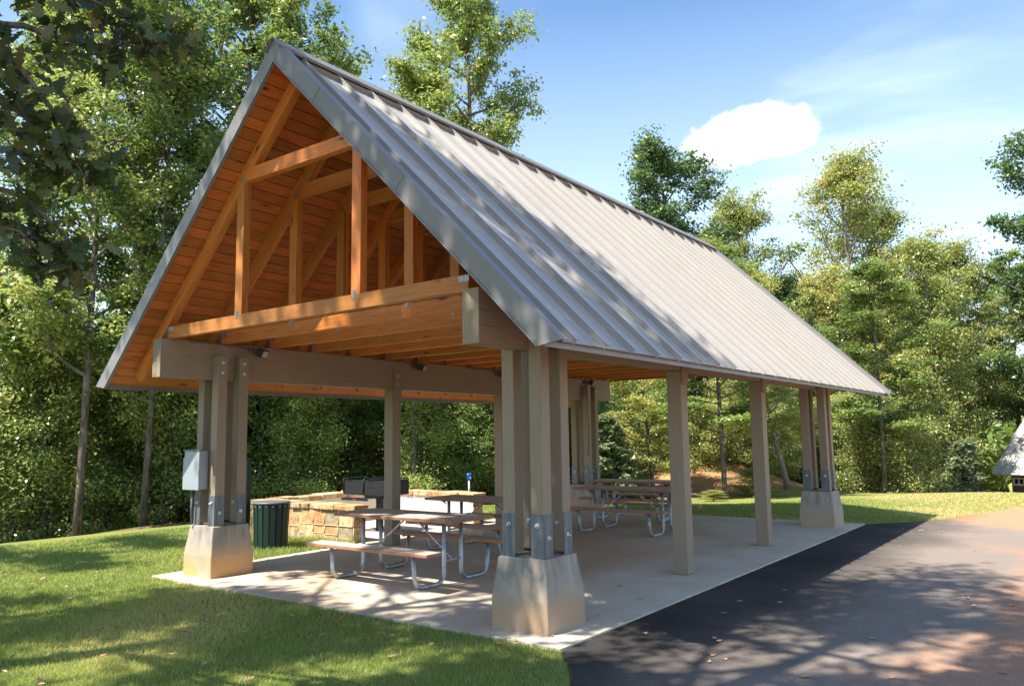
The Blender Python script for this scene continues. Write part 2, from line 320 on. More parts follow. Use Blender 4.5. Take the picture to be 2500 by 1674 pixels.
# ------------------------------------------------------------------ builders
class MB:
    def __init__(s): s.v = []; s.f = []; s.uv = []; s.t = []; s.sm = []
    def box(s, c, ex, ey, ez, tint=None, uvo=None):
        """oriented box: centre and three half-extent vectors; the grain runs along ex"""
        c, ex, ey, ez = map(np.array, (c, ex, ey, ez)); i = len(s.v); t = rnd.random() if tint is None else tint
        for a in (-1, 1):
            for b in (-1, 1):
                for d in (-1, 1): s.v.append(c + a*ex + b*ey + d*ez); s.t.append(t)
        lx, ly, lz = (float(np.linalg.norm(q)) for q in (ex, ey, ez)); o = (rnd.uniform(0, 40), rnd.uniform(0, 40)) if uvo is None else uvo
        P = lambda k: ((k >> 2 & 1)*2-1, (k >> 1 & 1)*2-1, (k & 1)*2-1)
        for fc, ax in (((0, 1, 3, 2), 0), ((4, 6, 7, 5), 0), ((0, 4, 5, 1), 1), ((2, 3, 7, 6), 1), ((0, 2, 6, 4), 2), ((1, 5, 7, 3), 2)):
            if np.dot(np.cross(ex, ey), ez) < 0: fc = fc[::-1]
            s.f.append([i+k for k in fc]); s.sm.append(False)
            for k in fc:
                p = P(k); q = (p[1]*ly, p[2]*lz) if ax == 0 else ((p[0]*lx, p[2]*lz+.3) if ax == 1 else (p[0]*lx, p[1]*ly+.9))
                s.uv.append((q[0]+o[0], q[1]+o[1]))
        return s
    def beam(s, p, q, w, h, side=(0, 1, 0), tint=None):
        """bar from p to q; w = full width along side, h = full depth across"""
        p, q = np.array(p, float), np.array(q, float); d = q-p; l = np.linalg.norm(d); d = d/l; sd = np.array(side, float); sd -= d*np.dot(sd, d); sd /= np.linalg.norm(sd)
        up = np.cross(d, sd); return s.box((p+q)/2, d*l/2, sd*w/2, up*h/2, tint)
    def bx(s, x0, x1, y0, y1, z0, z1, grain='x', tint=None):
        c = ((x0+x1)/2, (y0+y1)/2, (z0+z1)/2); a = ((x1-x0)/2, 0, 0); b = (0, (y1-y0)/2, 0); d = (0, 0, (z1-z0)/2)
        if grain == 'y': return s.box(c, b, d, a, tint)
        if grain == 'z': return s.box(c, d, a, b, tint)
        return s.box(c, a, b, d, tint)
    def tube(s, pts, r, n=8, caps=True, tint=None):
        pts = [np.array(p, float) for p in pts]; m = len(pts); rs = r if hasattr(r, '__len__') else [r]*m; t = rnd.random() if tint is None else tint
        base = len(s.v); prev = None
        for k in range(m):
            d = pts[min(k+1, m-1)] - pts[max(k-1, 0)]; d = d/(np.linalg.norm(d)+1e-9)
            if prev is None: a = np.cross(d, (0, 0, 1)) if abs(d[2]) < .9 else np.cross(d, (1, 0, 0))
            else: a = prev - d*np.dot(prev, d)
            a = a/(np.linalg.norm(a)+1e-9); prev = a; b = np.cross(d, a)
            for j in range(n):
                th = 2*math.pi*j/n; s.v.append(pts[k] + (a*math.cos(th) + b*math.sin(th))*rs[k]); s.t.append(t)
        for k in range(m-1):
            for j in range(n):
                A = base+k*n+j; B = base+k*n+(j+1) % n; s.f.append([A, B, B+n, A+n]); s.sm.append(True)
                s.uv += [(k*.3, j/n), (k*.3, (j+1)/n), ((k+1)*.3, (j+1)/n), ((k+1)*.3, j/n)]
        if caps:
            for fc in ([base+j for j in range(n)][::-1], [base+(m-1)*n+j for j in range(n)]):
                s.f.append(fc); s.sm.append(False); s.uv += [(0, 0)]*n
        return s
    def lathe(s, c, prof, n=20, axis=(0, 0, 1)):
        ax = np.array(axis, float); ax /= np.linalg.norm(ax); return s.tube([np.array(c)+ax*h for h, _ in prof], [r for _, r in prof], n)
    def poly(s, pts, tint=.5, flip=False):
        i = len(s.v); s.v += [np.array(p, float) for p in pts]; s.t += [tint]*len(pts)
        f = list(range(i, i+len(pts))); s.f.append(f[::-1] if flip else f); s.sm.append(False); s.uv += [(p[0], p[1]) for p in (pts[::-1] if flip else pts)]
        return s
    def prism(s, outline, z0, z1, tint=.5):
        n = len(outline); lo = [(x, y, z0) for x, y in outline]; hi = [(x, y, z1) for x, y in outline]
        s.poly(hi, tint); s.poly(lo, tint, True)
        for i in range(n):
            j = (i+1) % n; s.poly([lo[i], lo[j], hi[j], hi[i]], tint)
        return s
    def build(s, name, material, parent=None, bevel=0, kind=None, loc=None):
        me = bpy.data.meshes.new(name); V = np.array(s.v, float).reshape(-1, 3)
        off = np.zeros(3)
        if loc is not None: off = np.array(loc, float)
        elif parent is not None: off = np.array(worldloc(parent))
        me.from_pydata((V-off).tolist(), [], s.f); me.polygons.foreach_set('use_smooth', s.sm)
        u = me.uv_layers.new(name='UVMap'); u.data.foreach_set('uv', np.array(s.uv, float).ravel())
        a = me.attributes.new('tint', 'FLOAT', 'POINT'); a.data.foreach_set('value', np.array(s.t, float))
        me.materials.append(material); me.update()
        o = bpy.data.objects.new(name, me); S.collection.objects.link(o)
        if parent is not None: o.parent = parent
        elif loc is not None: o.location = loc
        if bevel:
            b = o.modifiers.new('bevel', 'BEVEL'); b.width = bevel; b.segments = 2; b.limit_method = 'ANGLE'; b.angle_limit = math.radians(40); b.harden_normals = False
        if kind: o['kind'] = kind
        return o
def worldloc(o):
    p = np.zeros(3)
    while o is not None: p = p + np.array(o.location); o = o.parent
    return p
def tag(o, label=None, cat=None, group=None, kind=None):
    if label: o['label'] = label
    if cat: o['category'] = cat
    if group: o['group'] = group
    if kind: o['kind'] = kind
    return o
def empty(name, loc, label=None, cat=None, group=None):
    o = bpy.data.objects.new(name, None); S.collection.objects.link(o); o.location = loc; o.empty_display_size = .2
    return tag(o, label, cat, group)
def copy_tree(o, parent=None):
    c = o.copy(); S.collection.objects.link(c)
    if parent is not None: c.parent = parent
    for ch in list(o.children): copy_tree(ch, c)
    return c

# ------------------------------------------------------------------ ground
CREST = np.array([(-8.6, -30), (-8.6, -3), (-8.5, 2.0), (-8.4, 4.5), (-7.6, 8), (-4.6, 11.6), (-1.2, 12.9), (1.1, 15.8), (2.3, 18.2), (4, 19.8), (9, 21), (30, 25), (30, -30)])
def inside_poly(x, y, P):
    x = np.asarray(x, float); y = np.asarray(y, float); c = np.zeros(x.shape, bool); n = len(P)
    for i in range(n):
        x0, y0 = P[i]; x1, y1 = P[(i+1) % n]
        if y0 == y1: continue
        c ^= ((y0 > y) != (y1 > y)) & (x < (x1-x0)*(y-y0)/(y1-y0)+x0)
    return c
def poly_dist(x, y, P, closed=True):
    x = np.asarray(x, float); y = np.asarray(y, float); d = np.full(x.shape, 1e9); n = len(P)
    for i in range(n if closed else n-1):
        x0, y0 = P[i]; x1, y1 = P[(i+1) % n]; dx, dy = x1-x0, y1-y0
        t = np.clip(((x-x0)*dx+(y-y0)*dy)/(dx*dx+dy*dy), 0, 1); d = np.minimum(d, np.hypot(x-x0-t*dx, y-y0-t*dy))
    return d
def gz(x, y):
    x = np.asarray(x, float); y = np.asarray(y, float)
    d = poly_dist(x, y, CREST); ins = inside_poly(x, y, CREST)
    dd = np.where(ins, 0, d); left = np.clip((-x+2)/12, 0, 1)
    z = -0.15*dd*dd/(dd+2.0); z = np.maximum(z, -2.6-1.2*left) + 0
    z = z + 1.9*np.exp(-((x+4.9)/3.2)**2-((y-21.5)/4.0)**2)*(~ins)
    z = z - .03 - np.where(ins, np.clip((1.5-d)/1.5, 0, 1)**2*.05, .05)
    return z
xs = np.unique(np.concatenate([np.arange(-14, 14.01, .5), np.arange(-120, -14, 4), np.arange(14, 121, 4)]))
ys = np.unique(np.concatenate([np.arange(-14, 34.01, .5), np.arange(-120, -14, 4), np.arange(34, 141, 4)]))
GX, GY = np.meshgrid(xs, ys); GZ = gz(GX, GY)
GZ = GZ + np.where(poly_dist(GX, GY, CREST)*(~inside_poly(GX, GY, CREST)) > 4, .18*np.sin(GX*.7)*np.cos(GY*.6), 0)
nx, ny = len(xs), len(ys); V = np.stack([GX, GY, GZ], -1).reshape(-1, 3)
ii = (np.arange(ny-1)[:, None]*nx + np.arange(nx-1)[None, :]).ravel()
F = np.stack([ii, ii+1, ii+nx+1, ii+nx], -1)
me = bpy.data.meshes.new('lawn'); me.from_pydata(V.tolist(), [], F.tolist()); me.polygons.foreach_set('use_smooth', [True]*len(F))
dcr = np.where(inside_poly(V[:, 0], V[:, 1], CREST), -1, 1)*poly_dist(V[:, 0], V[:, 1], CREST)
a = me.attributes.new('forest', 'FLOAT', 'POINT'); a.data.foreach_set('value', np.clip((dcr-2.6)/1.5, 0, 1))
cl = np.exp(-(((V[:, 0]+4.3)/4.0)**2 + ((V[:, 1]-20)/5.0)**2)*1.2)*1.5*(.75+.35*np.sin(V[:, 0]*1.7)*np.sin(V[:, 1]*1.3))
a = me.attributes.new('clay', 'FLOAT', 'POINT'); a.data.foreach_set('value', np.clip(cl, 0, 1))
me.materials.append(M_LAWN); lawn = bpy.data.objects.new('lawn', me); S.collection.objects.link(lawn); lawn['kind'] = 'structure'

ASPH = [(3.110, -.52), (3.16, -.64), (3.34, -.83), (3.67, -1.31), (4.1, -2.3), (4.5, -3.8), (4.7, -7), (4.7, -26), (30, -26), (30, 20), (6.6, 20), (5.8, 17), (5.24, 14.8), (4.75, 13.3), (4.36, 12), (4.1, 11.2), (3.8, 10.6), (3.46, 10.15), (3.110, 9.74)]
def subdiv(P, step=.35, jit=.02, closed=True):
    o = []
    for i in range(len(P)):
        a, b = np.array(P[i]), np.array(P[(i+1) % len(P)]); n = max(1, int(np.linalg.norm(b-a)/step)) if np.linalg.norm(b-a) < 12 else 1
        for k in range(n):
            p = a+(b-a)*k/n; o.append(tuple(p + (np.array([rnd.uniform(-jit, jit), rnd.uniform(-jit, jit)]) if k else 0)))
    return o
from mathutils.geometry import tessellate_polygon
def sheet(name, outline, z0, z1, m):
    o = MB(); n = len(outline); pts = [(x, y, z1) for x, y in outline]
    o.v = [np.array(p) for p in pts]; o.t = [.5]*n
    for tri in tessellate_polygon([[Vector(p) for p in pts]]):
        a, b, c = tri; ar = (pts[b][0]-pts[a][0])*(pts[c][1]-pts[a][1])-(pts[c][0]-pts[a][0])*(pts[b][1]-pts[a][1])
        f = [a, b, c] if ar > 0 else [a, c, b]; o.f.append(f); o.sm.append(False); o.uv += [(pts[k][0], pts[k][1]) for k in f]
    for i in range(n):
        j = (i+1) % n; o.poly([(*outline[i], z0), (*outline[j], z0), (*outline[j], z1), (*outline[i], z1)])
    return o.build(name, m, kind='structure')
asph_o = [p for p in subdiv(ASPH[1:-1], .25, .018)]
asph_o = [(3.110, -.52)] + asph_o[:-1] + [(3.110, 9.74)] if False else subdiv(ASPH, .25, .012)
asph_o = [(max(x, 3.110), y) if -.6 < y < 9.8 else (x, y) for x, y in asph_o]
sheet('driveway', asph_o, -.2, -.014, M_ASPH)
SX0, SX1, SY0, SY1 = -3.104, 3.104, -.556, 9.665
sb = MB()
for x0, x1, y0, y1 in [(SX0, -.003, SY0, 2.6), (.003, SX1, SY0, 2.6), (SX0, -.003, 2.606, 6.1), (.003, SX1, 2.606, 6.1), (SX0, -.003, 6.106, SY1), (.003, SX1, 6.106, SY1)]:
    sb.bx(x0, x1, y0, y1, -.15, 0)
sb.bx(SX0+.05, SX1-.05, SY0+.05, SY1-.05, -.14, -.008)
sb.build('patio_slab', M_SLAB, bevel=.004, kind='structure')
MB().prism([(-5.78, 3.15), (-3.108, 3.15), (-3.108, 7.6), (-3.5, 7.6), (-3.5, 6.0), (-5.78, 6.0)], -.14, -.006).build('grill_pad', M_PAD, bevel=.004, kind='structure')

# ------------------------------------------------------------------ pavilion
HW, LL = 2.5046, 9.0625
PV = empty('picnic_pavilion', (0, 4.53, 0), 'open timber picnic pavilion with steep grey metal roof on concrete pedestals', 'pavilion')
RZ = 5.664                                              # fascia bottom line z = RZ - SL*|x|
SL = .9906
# pedestals
PEDS = []
for sx in (1, -1):
    for yy in (0, LL):
        p = MB(); rings = [(.305, -.02), (.305, .2626), (.258, .6218)]
        base = 0
        for h, z in rings:
            for q in ((-1, -1), (1, -1), (1, 1), (-1, 1)): p.v.append(np.array((sx*HW+q[0]*h, yy+q[1]*h, z))); p.t.append(.5)
        for k in range(2):
            for j in range(4):
                A = k*4+j; B = k*4+(j+1) % 4; p.f.append([A, B, B+4, A+4]); p.sm.append(False); p.uv += [(0, 0)]*4
        p.f.append([8, 9, 10, 11]); p.sm.append(False); p.uv += [(0, 0)]*4
        o = p.build('pedestal', M_PED, PV, bevel=.012); PEDS.append(o)
        o.color = (1, 1, 1, {(1, 0): .55, (-1, 0): 1.0, (1, 1): .35, (-1, 1): .6}[(sx, int(yy > 0))])
        if sx == -1 and yy == 0: o['label'] = 'pedestal stained orange by clay'
# cluster posts with steel angle brackets and bolts
PQ, CPH = .1555, .0665
Z0 = .6218
def bolt(parent, c, n):
    n = np.array(n, float); b = MB(); b.lathe(np.array(c), [(0, .026), (.004, .026), (.005, .018)], 14, n); b.lathe(np.array(c)+n*.005, [(0, .015), (.012, .015), (.0125, .008), (.026, .008)], 6, n)
    return b.build('bolt', M_BOLT, parent)
for sx in (1, -1):
    for yy in (0, LL):
        for qx in (-1, 1):
            for qy in (-1, 1):
                cx, cy = sx*HW+qx*PQ, yy+qy*PQ; top = 2.86 if qy else 2.9
                o = MB().bx(cx-CPH, cx+CPH, cy-CPH, cy+CPH, Z0+.03, top-.09, 'z').build('post', M_TAUPE, PV, bevel=.004)
                br = MB(); t = .006; zt = 1.0
                # angle plate round the outer corner of the post
                br.bx(cx-CPH-(t if qx < 0 else -.001), cx+CPH+(t if qx > 0 else -.001), *sorted((cy+qy*(CPH+.001), cy+qy*(CPH+t+.001))), Z0+.002, zt, 'z')
                br.bx(*sorted((cx+qx*(CPH+.001), cx+qx*(CPH+t+.001))), cy-CPH+(0 if qy < 0 else .001), cy+CPH-(0 if qy > 0 else .001), Z0+.002, zt, 'z')
                bo = br.build('steel_bracket', M_PLATE, o)
                bolt(o, (cx, cy+qy*(CPH+t+.001), .90), (0, qy, 0)); bolt(o, (cx+qx*(CPH+t+.001), cy, .79), (qx, 0, 0))
                bolt(o, (cx, cy-qy*CPH, .90), (0, -qy, 0)) if qy > 0 else None
                for zb in (2.56, 2.69): bolt(o, (cx+qx*CPH, cy, zb), (qx, 0, 0))
        # steel shoe in the middle of the cluster
# single posts
for sx in (1, -1):
    for yy in (3.0957, 5.9873):
        h = .0938
        b = MB().bx(sx*HW-h, sx*HW+h, yy-h, yy+h, .004, 2.466, 'z')
        o = b.build('post', M_TAUPE, PV, bevel=.005)
        MB().bx(sx*HW+.0915, sx*HW+.0915+.028, yy-h+.012, yy+h-.012, 2.3, 2.80, 'z').build('post_tongue', M_TAUPE, o, bevel=.003)
        for zb in (2.56, 2.69): bolt(o, (sx*HW+.1195, yy, zb), (1, 0, 0))
        MB().bx(sx*HW-h-.004, sx*HW+h+.004, yy-h-.004, yy+h+.004, -.001, .004).build('base_plate', M_PLATE, o)
# beams
for sx in (1, -1):
    b = MB(); ys_ = [-.933, 10.086]
    b.bx(sx*HW-.0896, sx*HW+.0896, -.933, 10.086, 2.4704, 2.9440, 'y', tint=.5)
    b.build('beam', M_TAUPE, PV, bevel=.0025)
# roof slopes
YF, YB = -1.1475, 10.6858
def slope_pt(sx, x, off): return np.array((sx*x, 0, RZ+off-SL*x))
nrm = np.array([SL, 0, 1.0]); nrm /= np.linalg.norm(nrm)
XE = 3.44; PO = .155                                    # panel plane is PO above the fascia bottom line (vertical)
for sx in (1, -1):
    # soffit boards
    b = MB(); dn = np.array((sx*1.0, 0, -SL)); dn /= np.linalg.norm(dn); nn = np.array((sx*nrm[0], 0, nrm[2]))
    slen = 3.36*math.hypot(1, SL); w = .137; k = 0; s = .02
    while s+w < slen:
        cuts = [YF+.03] + sorted(rnd.uniform(YF+1, YB-1) for _ in range(3)) + [YB-.03]
        for y0, y1 in zip(cuts[:-1], cuts[1:]):
            if y1-y0 < .3: continue
            c = np.array((0, 0, RZ+.055)) + dn*(s+w/2) + np.array((0, (y0+y1)/2, 0)) + nn*.012
            b.box(c, (0, (y1-y0)/2-.001, 0), dn*(w/2-.0048), nn*.011)
        s += w
    c = np.array((0, (YF+YB)/2, RZ+.055)) + dn*slen/2 + nn*.030
    b.box(c, (0, (YB-YF)/2-.03, 0), dn*(slen/2), nn*.004, tint=.0)
    b.build('soffit', M_SOFF, PV)
    # metal panels with standing seams
    b = MB(); x0, x1 = .03, XE
    c = (slope_pt(sx, x0, PO)+slope_pt(sx, x1, PO))/2 + np.array((0, (YF+YB)/2, 0)); hl = (x1-x0)*math.hypot(1, SL)/2
    b.box(c-nn*.004, (0, (YB-YF)/2-.04, 0), dn*hl, nn*.003, tint=.5, uvo=(0, 0))
    pitch = .4815; y = -.82; 
    while y < YB-.1:
        e = dn*(hl+.012); cc = c.copy(); cc[1] = y
        b.box(cc+nn*.022+dn*.012, e, (0, .006, 0), nn*.0235, tint=.5, uvo=(0, 0))
        b.box(cc+nn*.046+dn*.012, e, (0, .011, 0), nn*.0035, tint=.5, uvo=(0, 0))
        for q in (.33, .66):
            if y+q*pitch < YB-.15: cc2 = cc.copy(); cc2[1] = y+q*pitch; b.box(cc2+nn*.0002, dn*hl, (0, .007, 0), nn*.0015, tint=.5, uvo=(0, 0))
        y += pitch
    b.build('roof_panel', M_ROOF, PV)
    # eave trim
    p = slope_pt(sx, XE-.05, PO)
    b = MB(); b.bx(*sorted((p[0]-sx*.012, p[0]+sx*.006)), YF+.02, YB-.02, p[2]-.10, p[2]-.006, 'y', .5)
    b.build('eave_trim', M_TRIM, PV)
    # rake trims front and back: ends cut level
    for yf, sy in ((YF, 1), (YB, -1)):
        b = MB(); t = .03
        def prof(y):
            return [(0.0 if False else sx*.002, y, RZ), (sx*3.333, y, 2.363), (sx*3.553, y, 2.397), (sx*.002, y, RZ+.252)]
        A, B = prof(yf), prof(yf+sy*t)
        fl = (sx*sy < 0)
        b.poly(A, .5, not fl); b.poly(B, .5, fl)
        for i in range(4):
            j = (i+1) % 4; b.poly([A[i], A[j], B[j], B[i]], .5, fl)
        # top flange lapping on to the panels
        a0, a1 = np.array(A[3]), np.array(A[2]); mid = (a0+a1)/2+np.array((0, sy*.052, 0)); ln = np.linalg.norm(a1-a0)/2
        b.box(mid+nn*.003, (a1-a0)/2, (0, .052, 0), nn*.003, .5, (0, 0))
        b.box(mid+np.array((0, sy*.05, 0))-nn*.032, (a1-a0)/2*.985, (0, .002, 0), nn*.03, .5, (0, 0))
        # light return lip along the lower edge and lap joints
        l0, l1 = np.array(A[0]), np.array(A[1]); b.box((l0+l1)/2+np.array((0, -sy*.006, 0))+nn*.006, (l1-l0)/2, (0, .005, 0), nn*.007, .5, (0, 0))
        for f in (.17, .52): 
            q = np.array(A[0])*(1-f)+np.array(A[1])*f; b.box(q+np.array((0, -sy*.002, 0))+nn*.088, dn*.10, (0, .002, 0), nn*.083, .5, (0, 0))
        b.build('rake_trim', M_TRIM, PV)
# ridge cap
b = MB(); RC = RZ+.252
for sx in (1, -1):
    dn = np.array((sx*1.0, 0, -SL)); dn /= np.linalg.norm(dn); nn = np.array((sx*nrm[0], 0, nrm[2]))
    c = np.array((0, (YF+YB)/2, RC+.018)) + dn*.085
    b.box(c, (0, (YB-YF)/2+.028, 0), dn*.086, nn*.003, .5, (0, 0))
    e = np.array((0, (YF+YB)/2, RC+.018)) + dn*.171 - nn*.012
    b.box(e, (0, (YB-YF)/2+.028, 0), dn*.002, nn*.014, .5, (0, 0))
    y = -.82                                             # closures between the seams under the cap
    while y < YB-.5:
        q = np.array((0, y+.2407, RZ+PO)) + dn*.17 + nn*.024; b.box(q, (0, .225, 0), dn*.002, nn*.024, .5, (0, 0)); y += .4815
b.build('ridge_cap', M_TRIM, PV)
# trusses
def gusset(parent, x, y, z, w=.045, h=.085):
    g_ = MB(); g_.bx(x-w/2, x+w/2, y-.0025, y-.0004, z-h/2, z+h/2, tint=.5)
    for a in (-1, 0, 1):
        for c in (-2, -1, 0, 1, 2): g_.bx(x+a*w*.3-.003, x+a*w*.3+.003, y-.006, y-.0026, z+c*h*.19-.005, z+c*h*.19+.005, tint=.5)
    return g_.build('gusset_plate', M_GALV, parent)
for k in range(16):
    yk = -.845+.7375*k+(0 if k else 0); D = .088
    b = MB()
    for sx in (1, -1):
        dn = np.array((sx*1.0, 0, -SL)); dn /= np.linalg.norm(dn); nn = np.array((sx*nrm[0], 0, nrm[2]))
        for ply in (0, 1):
            yc = yk+D*(.25+.5*ply)
            top = np.array((0, yc, RZ+.052)); hh = .075
            b.box(top+dn*2.27-nn*(hh+.001), dn*2.22, (0, D/4-.0006, 0), nn*hh)
    tr = b.build('truss', M_PINE, PV)
    xe_c = 2.41
    b = MB()
    for ply in (0, 1): yc = yk+D*(.25+.5*ply); b.bx(-xe_c, xe_c, yc-D/4+.0006, yc+D/4-.0006, 2.947, 3.094, 'x')
    b.build('bottom_chord', M_PINE, tr)
    b = MB()
    cz0, cz1 = 4.6213, 4.775; xc = (RZ-.10-cz1)/SL
    for ply in (0, 1): yc = yk+D*(.25+.5*ply); b.bx(-.965, .965, yc-D/4+.0006+.0004, yc+D/4-.0010, cz0, cz1-.004, 'x')
    b.build('collar_tie', M_PINE, tr)
    for sx in (1, -1):
        b = MB()
        for ply in (0, 1): yc = yk+D*(.25+.5*ply); b.bx(sx*.972-.0647, sx*.972+.0647, yc-D/4+.0012, yc+D/4-.0012, 3.0945, 4.62, 'z')
        b.build('vertical_web', M_PINE, tr)
        if k < 7:
            gusset(tr, sx*.972-.02, yk, 3.095); 
            if k < 3: gusset(tr, sx*.93, yk, 4.64, .06, .05)
    if k < 4:
        for sx in (1, -1): gusset(tr, sx*2.36, yk-.001, 3.06, .12, .05)
for k in range(8):
    b = MB(); b.bx(-2.455, -2.415, -.845+.7375*k-.010, -.845+.7375*k-.002, 2.946, 3.07, 'x').build('hurricane_tie', M_PLATE, PV)

# ------------------------------------------------------------------ floodlights, conduit, electrical box
def floodlight(y, label):
    x = -2.415; z = 2.885
    t = empty('floodlight', (x, y, z), label, 'lamp', 'floodlights on the left beam')
    MB().lathe((x, y, z), [(0, .04), (.03, .045), (.034, .03)], 12, (1, 0, 0)).build('mounting_box', M_LID, t)
    MB().tube([(x+.03, y, z), (x+.05, y+.01, z-.01), (x+.07, y+.05, z-.02)], .012, 8).build('arm', M_LID, t)
    b = MB(); d = np.array((.62, .35, -.35)); d /= np.linalg.norm(d); s_ = np.cross(d, (0, 0, 1)); s_ /= np.linalg.norm(s_); u_ = np.cross(s_, d); c = np.array((x+.11, y+.10, z-.03))
    b.box(c, d*.045, s_*.085, u_*.055)
    for q in range(4): b.box(c-d*.055+u_*(-.036+.024*q), d*.012, s_*.07, u_*.004)
    b.build('lamp_housing', M_BLACK, t, bevel=.01)
    MB().box(c+d*.047, d*.003, s_*.07, u_*.042).build('lens', M_LENS, t)
    MB().tube([(x+.012, y-.04, z+.02), (x+.012, y-.25, z+.045), (x+.012, y-.9, z+.048)], .009, 6).build('cable', M_LID, t)
floodlight(.341, 'black floodlight on the beam right above the near left column'); floodlight(3.482, 'black floodlight on the left beam at the first single post')
floodlight(5.75, 'black floodlight on the left beam, half hidden by the near right column'); floodlight(8.95, 'black floodlight above the far left column cluster')
cd_ = empty('electrical_conduit', (-2.28, 8.85, 1.35), 'thin grey conduit with outlet box on the far left column', 'conduit')
MB().tube([(-2.40, 8.86, 2.86), (-2.28, 8.83, 2.78), (-2.27, 8.825, 2.55), (-2.27, 8.825, 1.42)], .010, 6).build('pipe', M_LID, cd_)
MB().bx(-2.31, -2.24, 8.80, 8.838, 1.24, 1.42, 'z').build('outlet_box', M_LID, cd_, bevel=.004)
eb = empty('electrical_box', (-2.66, -.30, 1.08), 'pale grey electrical cabinet fixed to the near left column', 'electrical box')
b = MB(); o_ = [(-2.80, 1.085), (-2.44, 1.085), (-2.44, 1.565), (-2.70, 1.565), (-2.80, 1.50)]
def extr_y(b, o_, y0, y1):
    n = len(o_); A = [(x, y0, z) for x, z in o_]; B = [(x, y1, z) for x, z in o_]; b.poly(A); b.poly(B, .5, True)
    for i in range(n): j = (i+1) % n; b.poly([A[i], B[i], B[j], A[j]])
    return b
extr_y(MB(), [(-2.79, 1.08), (-2.445, 1.08), (-2.445, 1.56), (-2.79, 1.56)], -.345, -.232).build('cabinet', M_BOX, eb, bevel=.004)
extr_y(MB(), [(-2.797, 1.074), (-2.438, 1.074), (-2.438, 1.55), (-2.70, 1.55), (-2.797, 1.46)], -.36, -.3465).build('door', M_BOX, eb, bevel=.003)
MB().bx(-2.80, -2.435, -.366, -.23, 1.561, 1.58).build('rain_hood', M_LID, eb, bevel=.003)
MB().bx(-2.452, -2.43, -.372, -.3605, 1.27, 1.33).build('latch', M_BOLT, eb)
MB().tube([(-2.70, -.28, 1.079), (-2.70, -.28, .63)], .017, 8).build('conduit', M_LID, eb)

# ------------------------------------------------------------------ picnic tables
def arc(c, r, a0, a1, n, ux, uz):
    return [np.array(c)+r*(math.cos(math.radians(a0+(a1-a0)*i/n))*np.array(ux)+math.sin(math.radians(a0+(a1-a0)*i/n))*np.array(uz)) for i in range(n+1)]
TG = 'wooden picnic tables under the pavilion roof'
def make_table(loc, label):
    t = empty('picnic_table', (0, 0, 0), label, 'picnic table', TG)
    b = MB(); n = 4; w = .74/n
    for i in range(n): b.bx(-1.0+rnd.uniform(-.004, .004), 1.0+rnd.uniform(-.004, .004), -.37+i*w+.003, -.37+(i+1)*w-.003, .722+rnd.uniform(0, .001), .76, 'x')
    b.build('tabletop', M_TABLE, t, bevel=.004)
    for sy in (1, -1):
        MB().bx(-1.0, 1.0, sy*.665-.125, sy*.665+.125, .402, .44, 'x').build('bench', M_TABLE, t, bevel=.005)
    for ex in (-.68, .68):
        for sy in (1, -1):
            r = .026; R0 = .13; x = ex
            pts = [(x, sy*.15, .70), (x, sy*.15, r+R0)]
            pts += arc((x, sy*(.15+R0), r+R0), R0, 180, 270, 7, (0, sy, 0), (0, 0, 1))[1:]
            pts += arc((x, sy*(.665-R0-.02), r+R0), R0, 270, 350, 6, (0, sy, 0), (0, 0, 1))
            pts += [(x, sy*.665, .40)]
            MB().tube(pts, r, 12).build('leg_frame', M_GALV, t)
        b = MB(); b.bx(ex-.028, ex+.028, -.30, .30, .703, .7215, 'y'); 
        for sy in (1, -1): b.poly([(ex-.026, sy*.30, .72), (ex+.026, sy*.30, .72), (ex+.026, sy*.22, .67), (ex-.026, sy*.22, .67)]); b.bx(ex-.02, ex+.02, sy*.665-.11, sy*.665+.11, .385, .4015, 'y')
        b.build('cross_support', M_BLACK if False else M_PLATE, t)
        s_ = 1 if ex > 0 else -1
        MB().tube([(ex, -.15, .27), (ex, .15, .27)], .016, 8).tube([(s_*.08, 0, .712), (s_*.10, 0, .69), (ex-s_*.02, 0, .29), (ex, 0, .272)], .014, 8).build('brace', M_GALV, t)
    MB().bx(-.13, .13, -.32, .32, .712, .7215, 'y').build('centre_plate', M_PLATE, t)
    t.location = (loc[0], loc[1], 0.0); t.rotation_euler = (0, 0, loc[2]); return t
T1 = make_table((-.19, 1.13, 0), 'sun-bleached picnic table nearest the camera, dappled by sunlight')
for loc, lb in (((-.84, 3.50, .0), 'picnic table behind the sun-bleached one, next to the grill'),
                ((-.02, 6.50, -.01), 'picnic table in shade seen beyond the near right column, nearer of two'),
                ((-.90, 8.52, .02), 'farthest picnic table, in front of the far left column')):
    c = copy_tree(T1); c.location = (loc[0], loc[1], 0); c.rotation_euler = (0, 0, loc[2]); c['label'] = lb

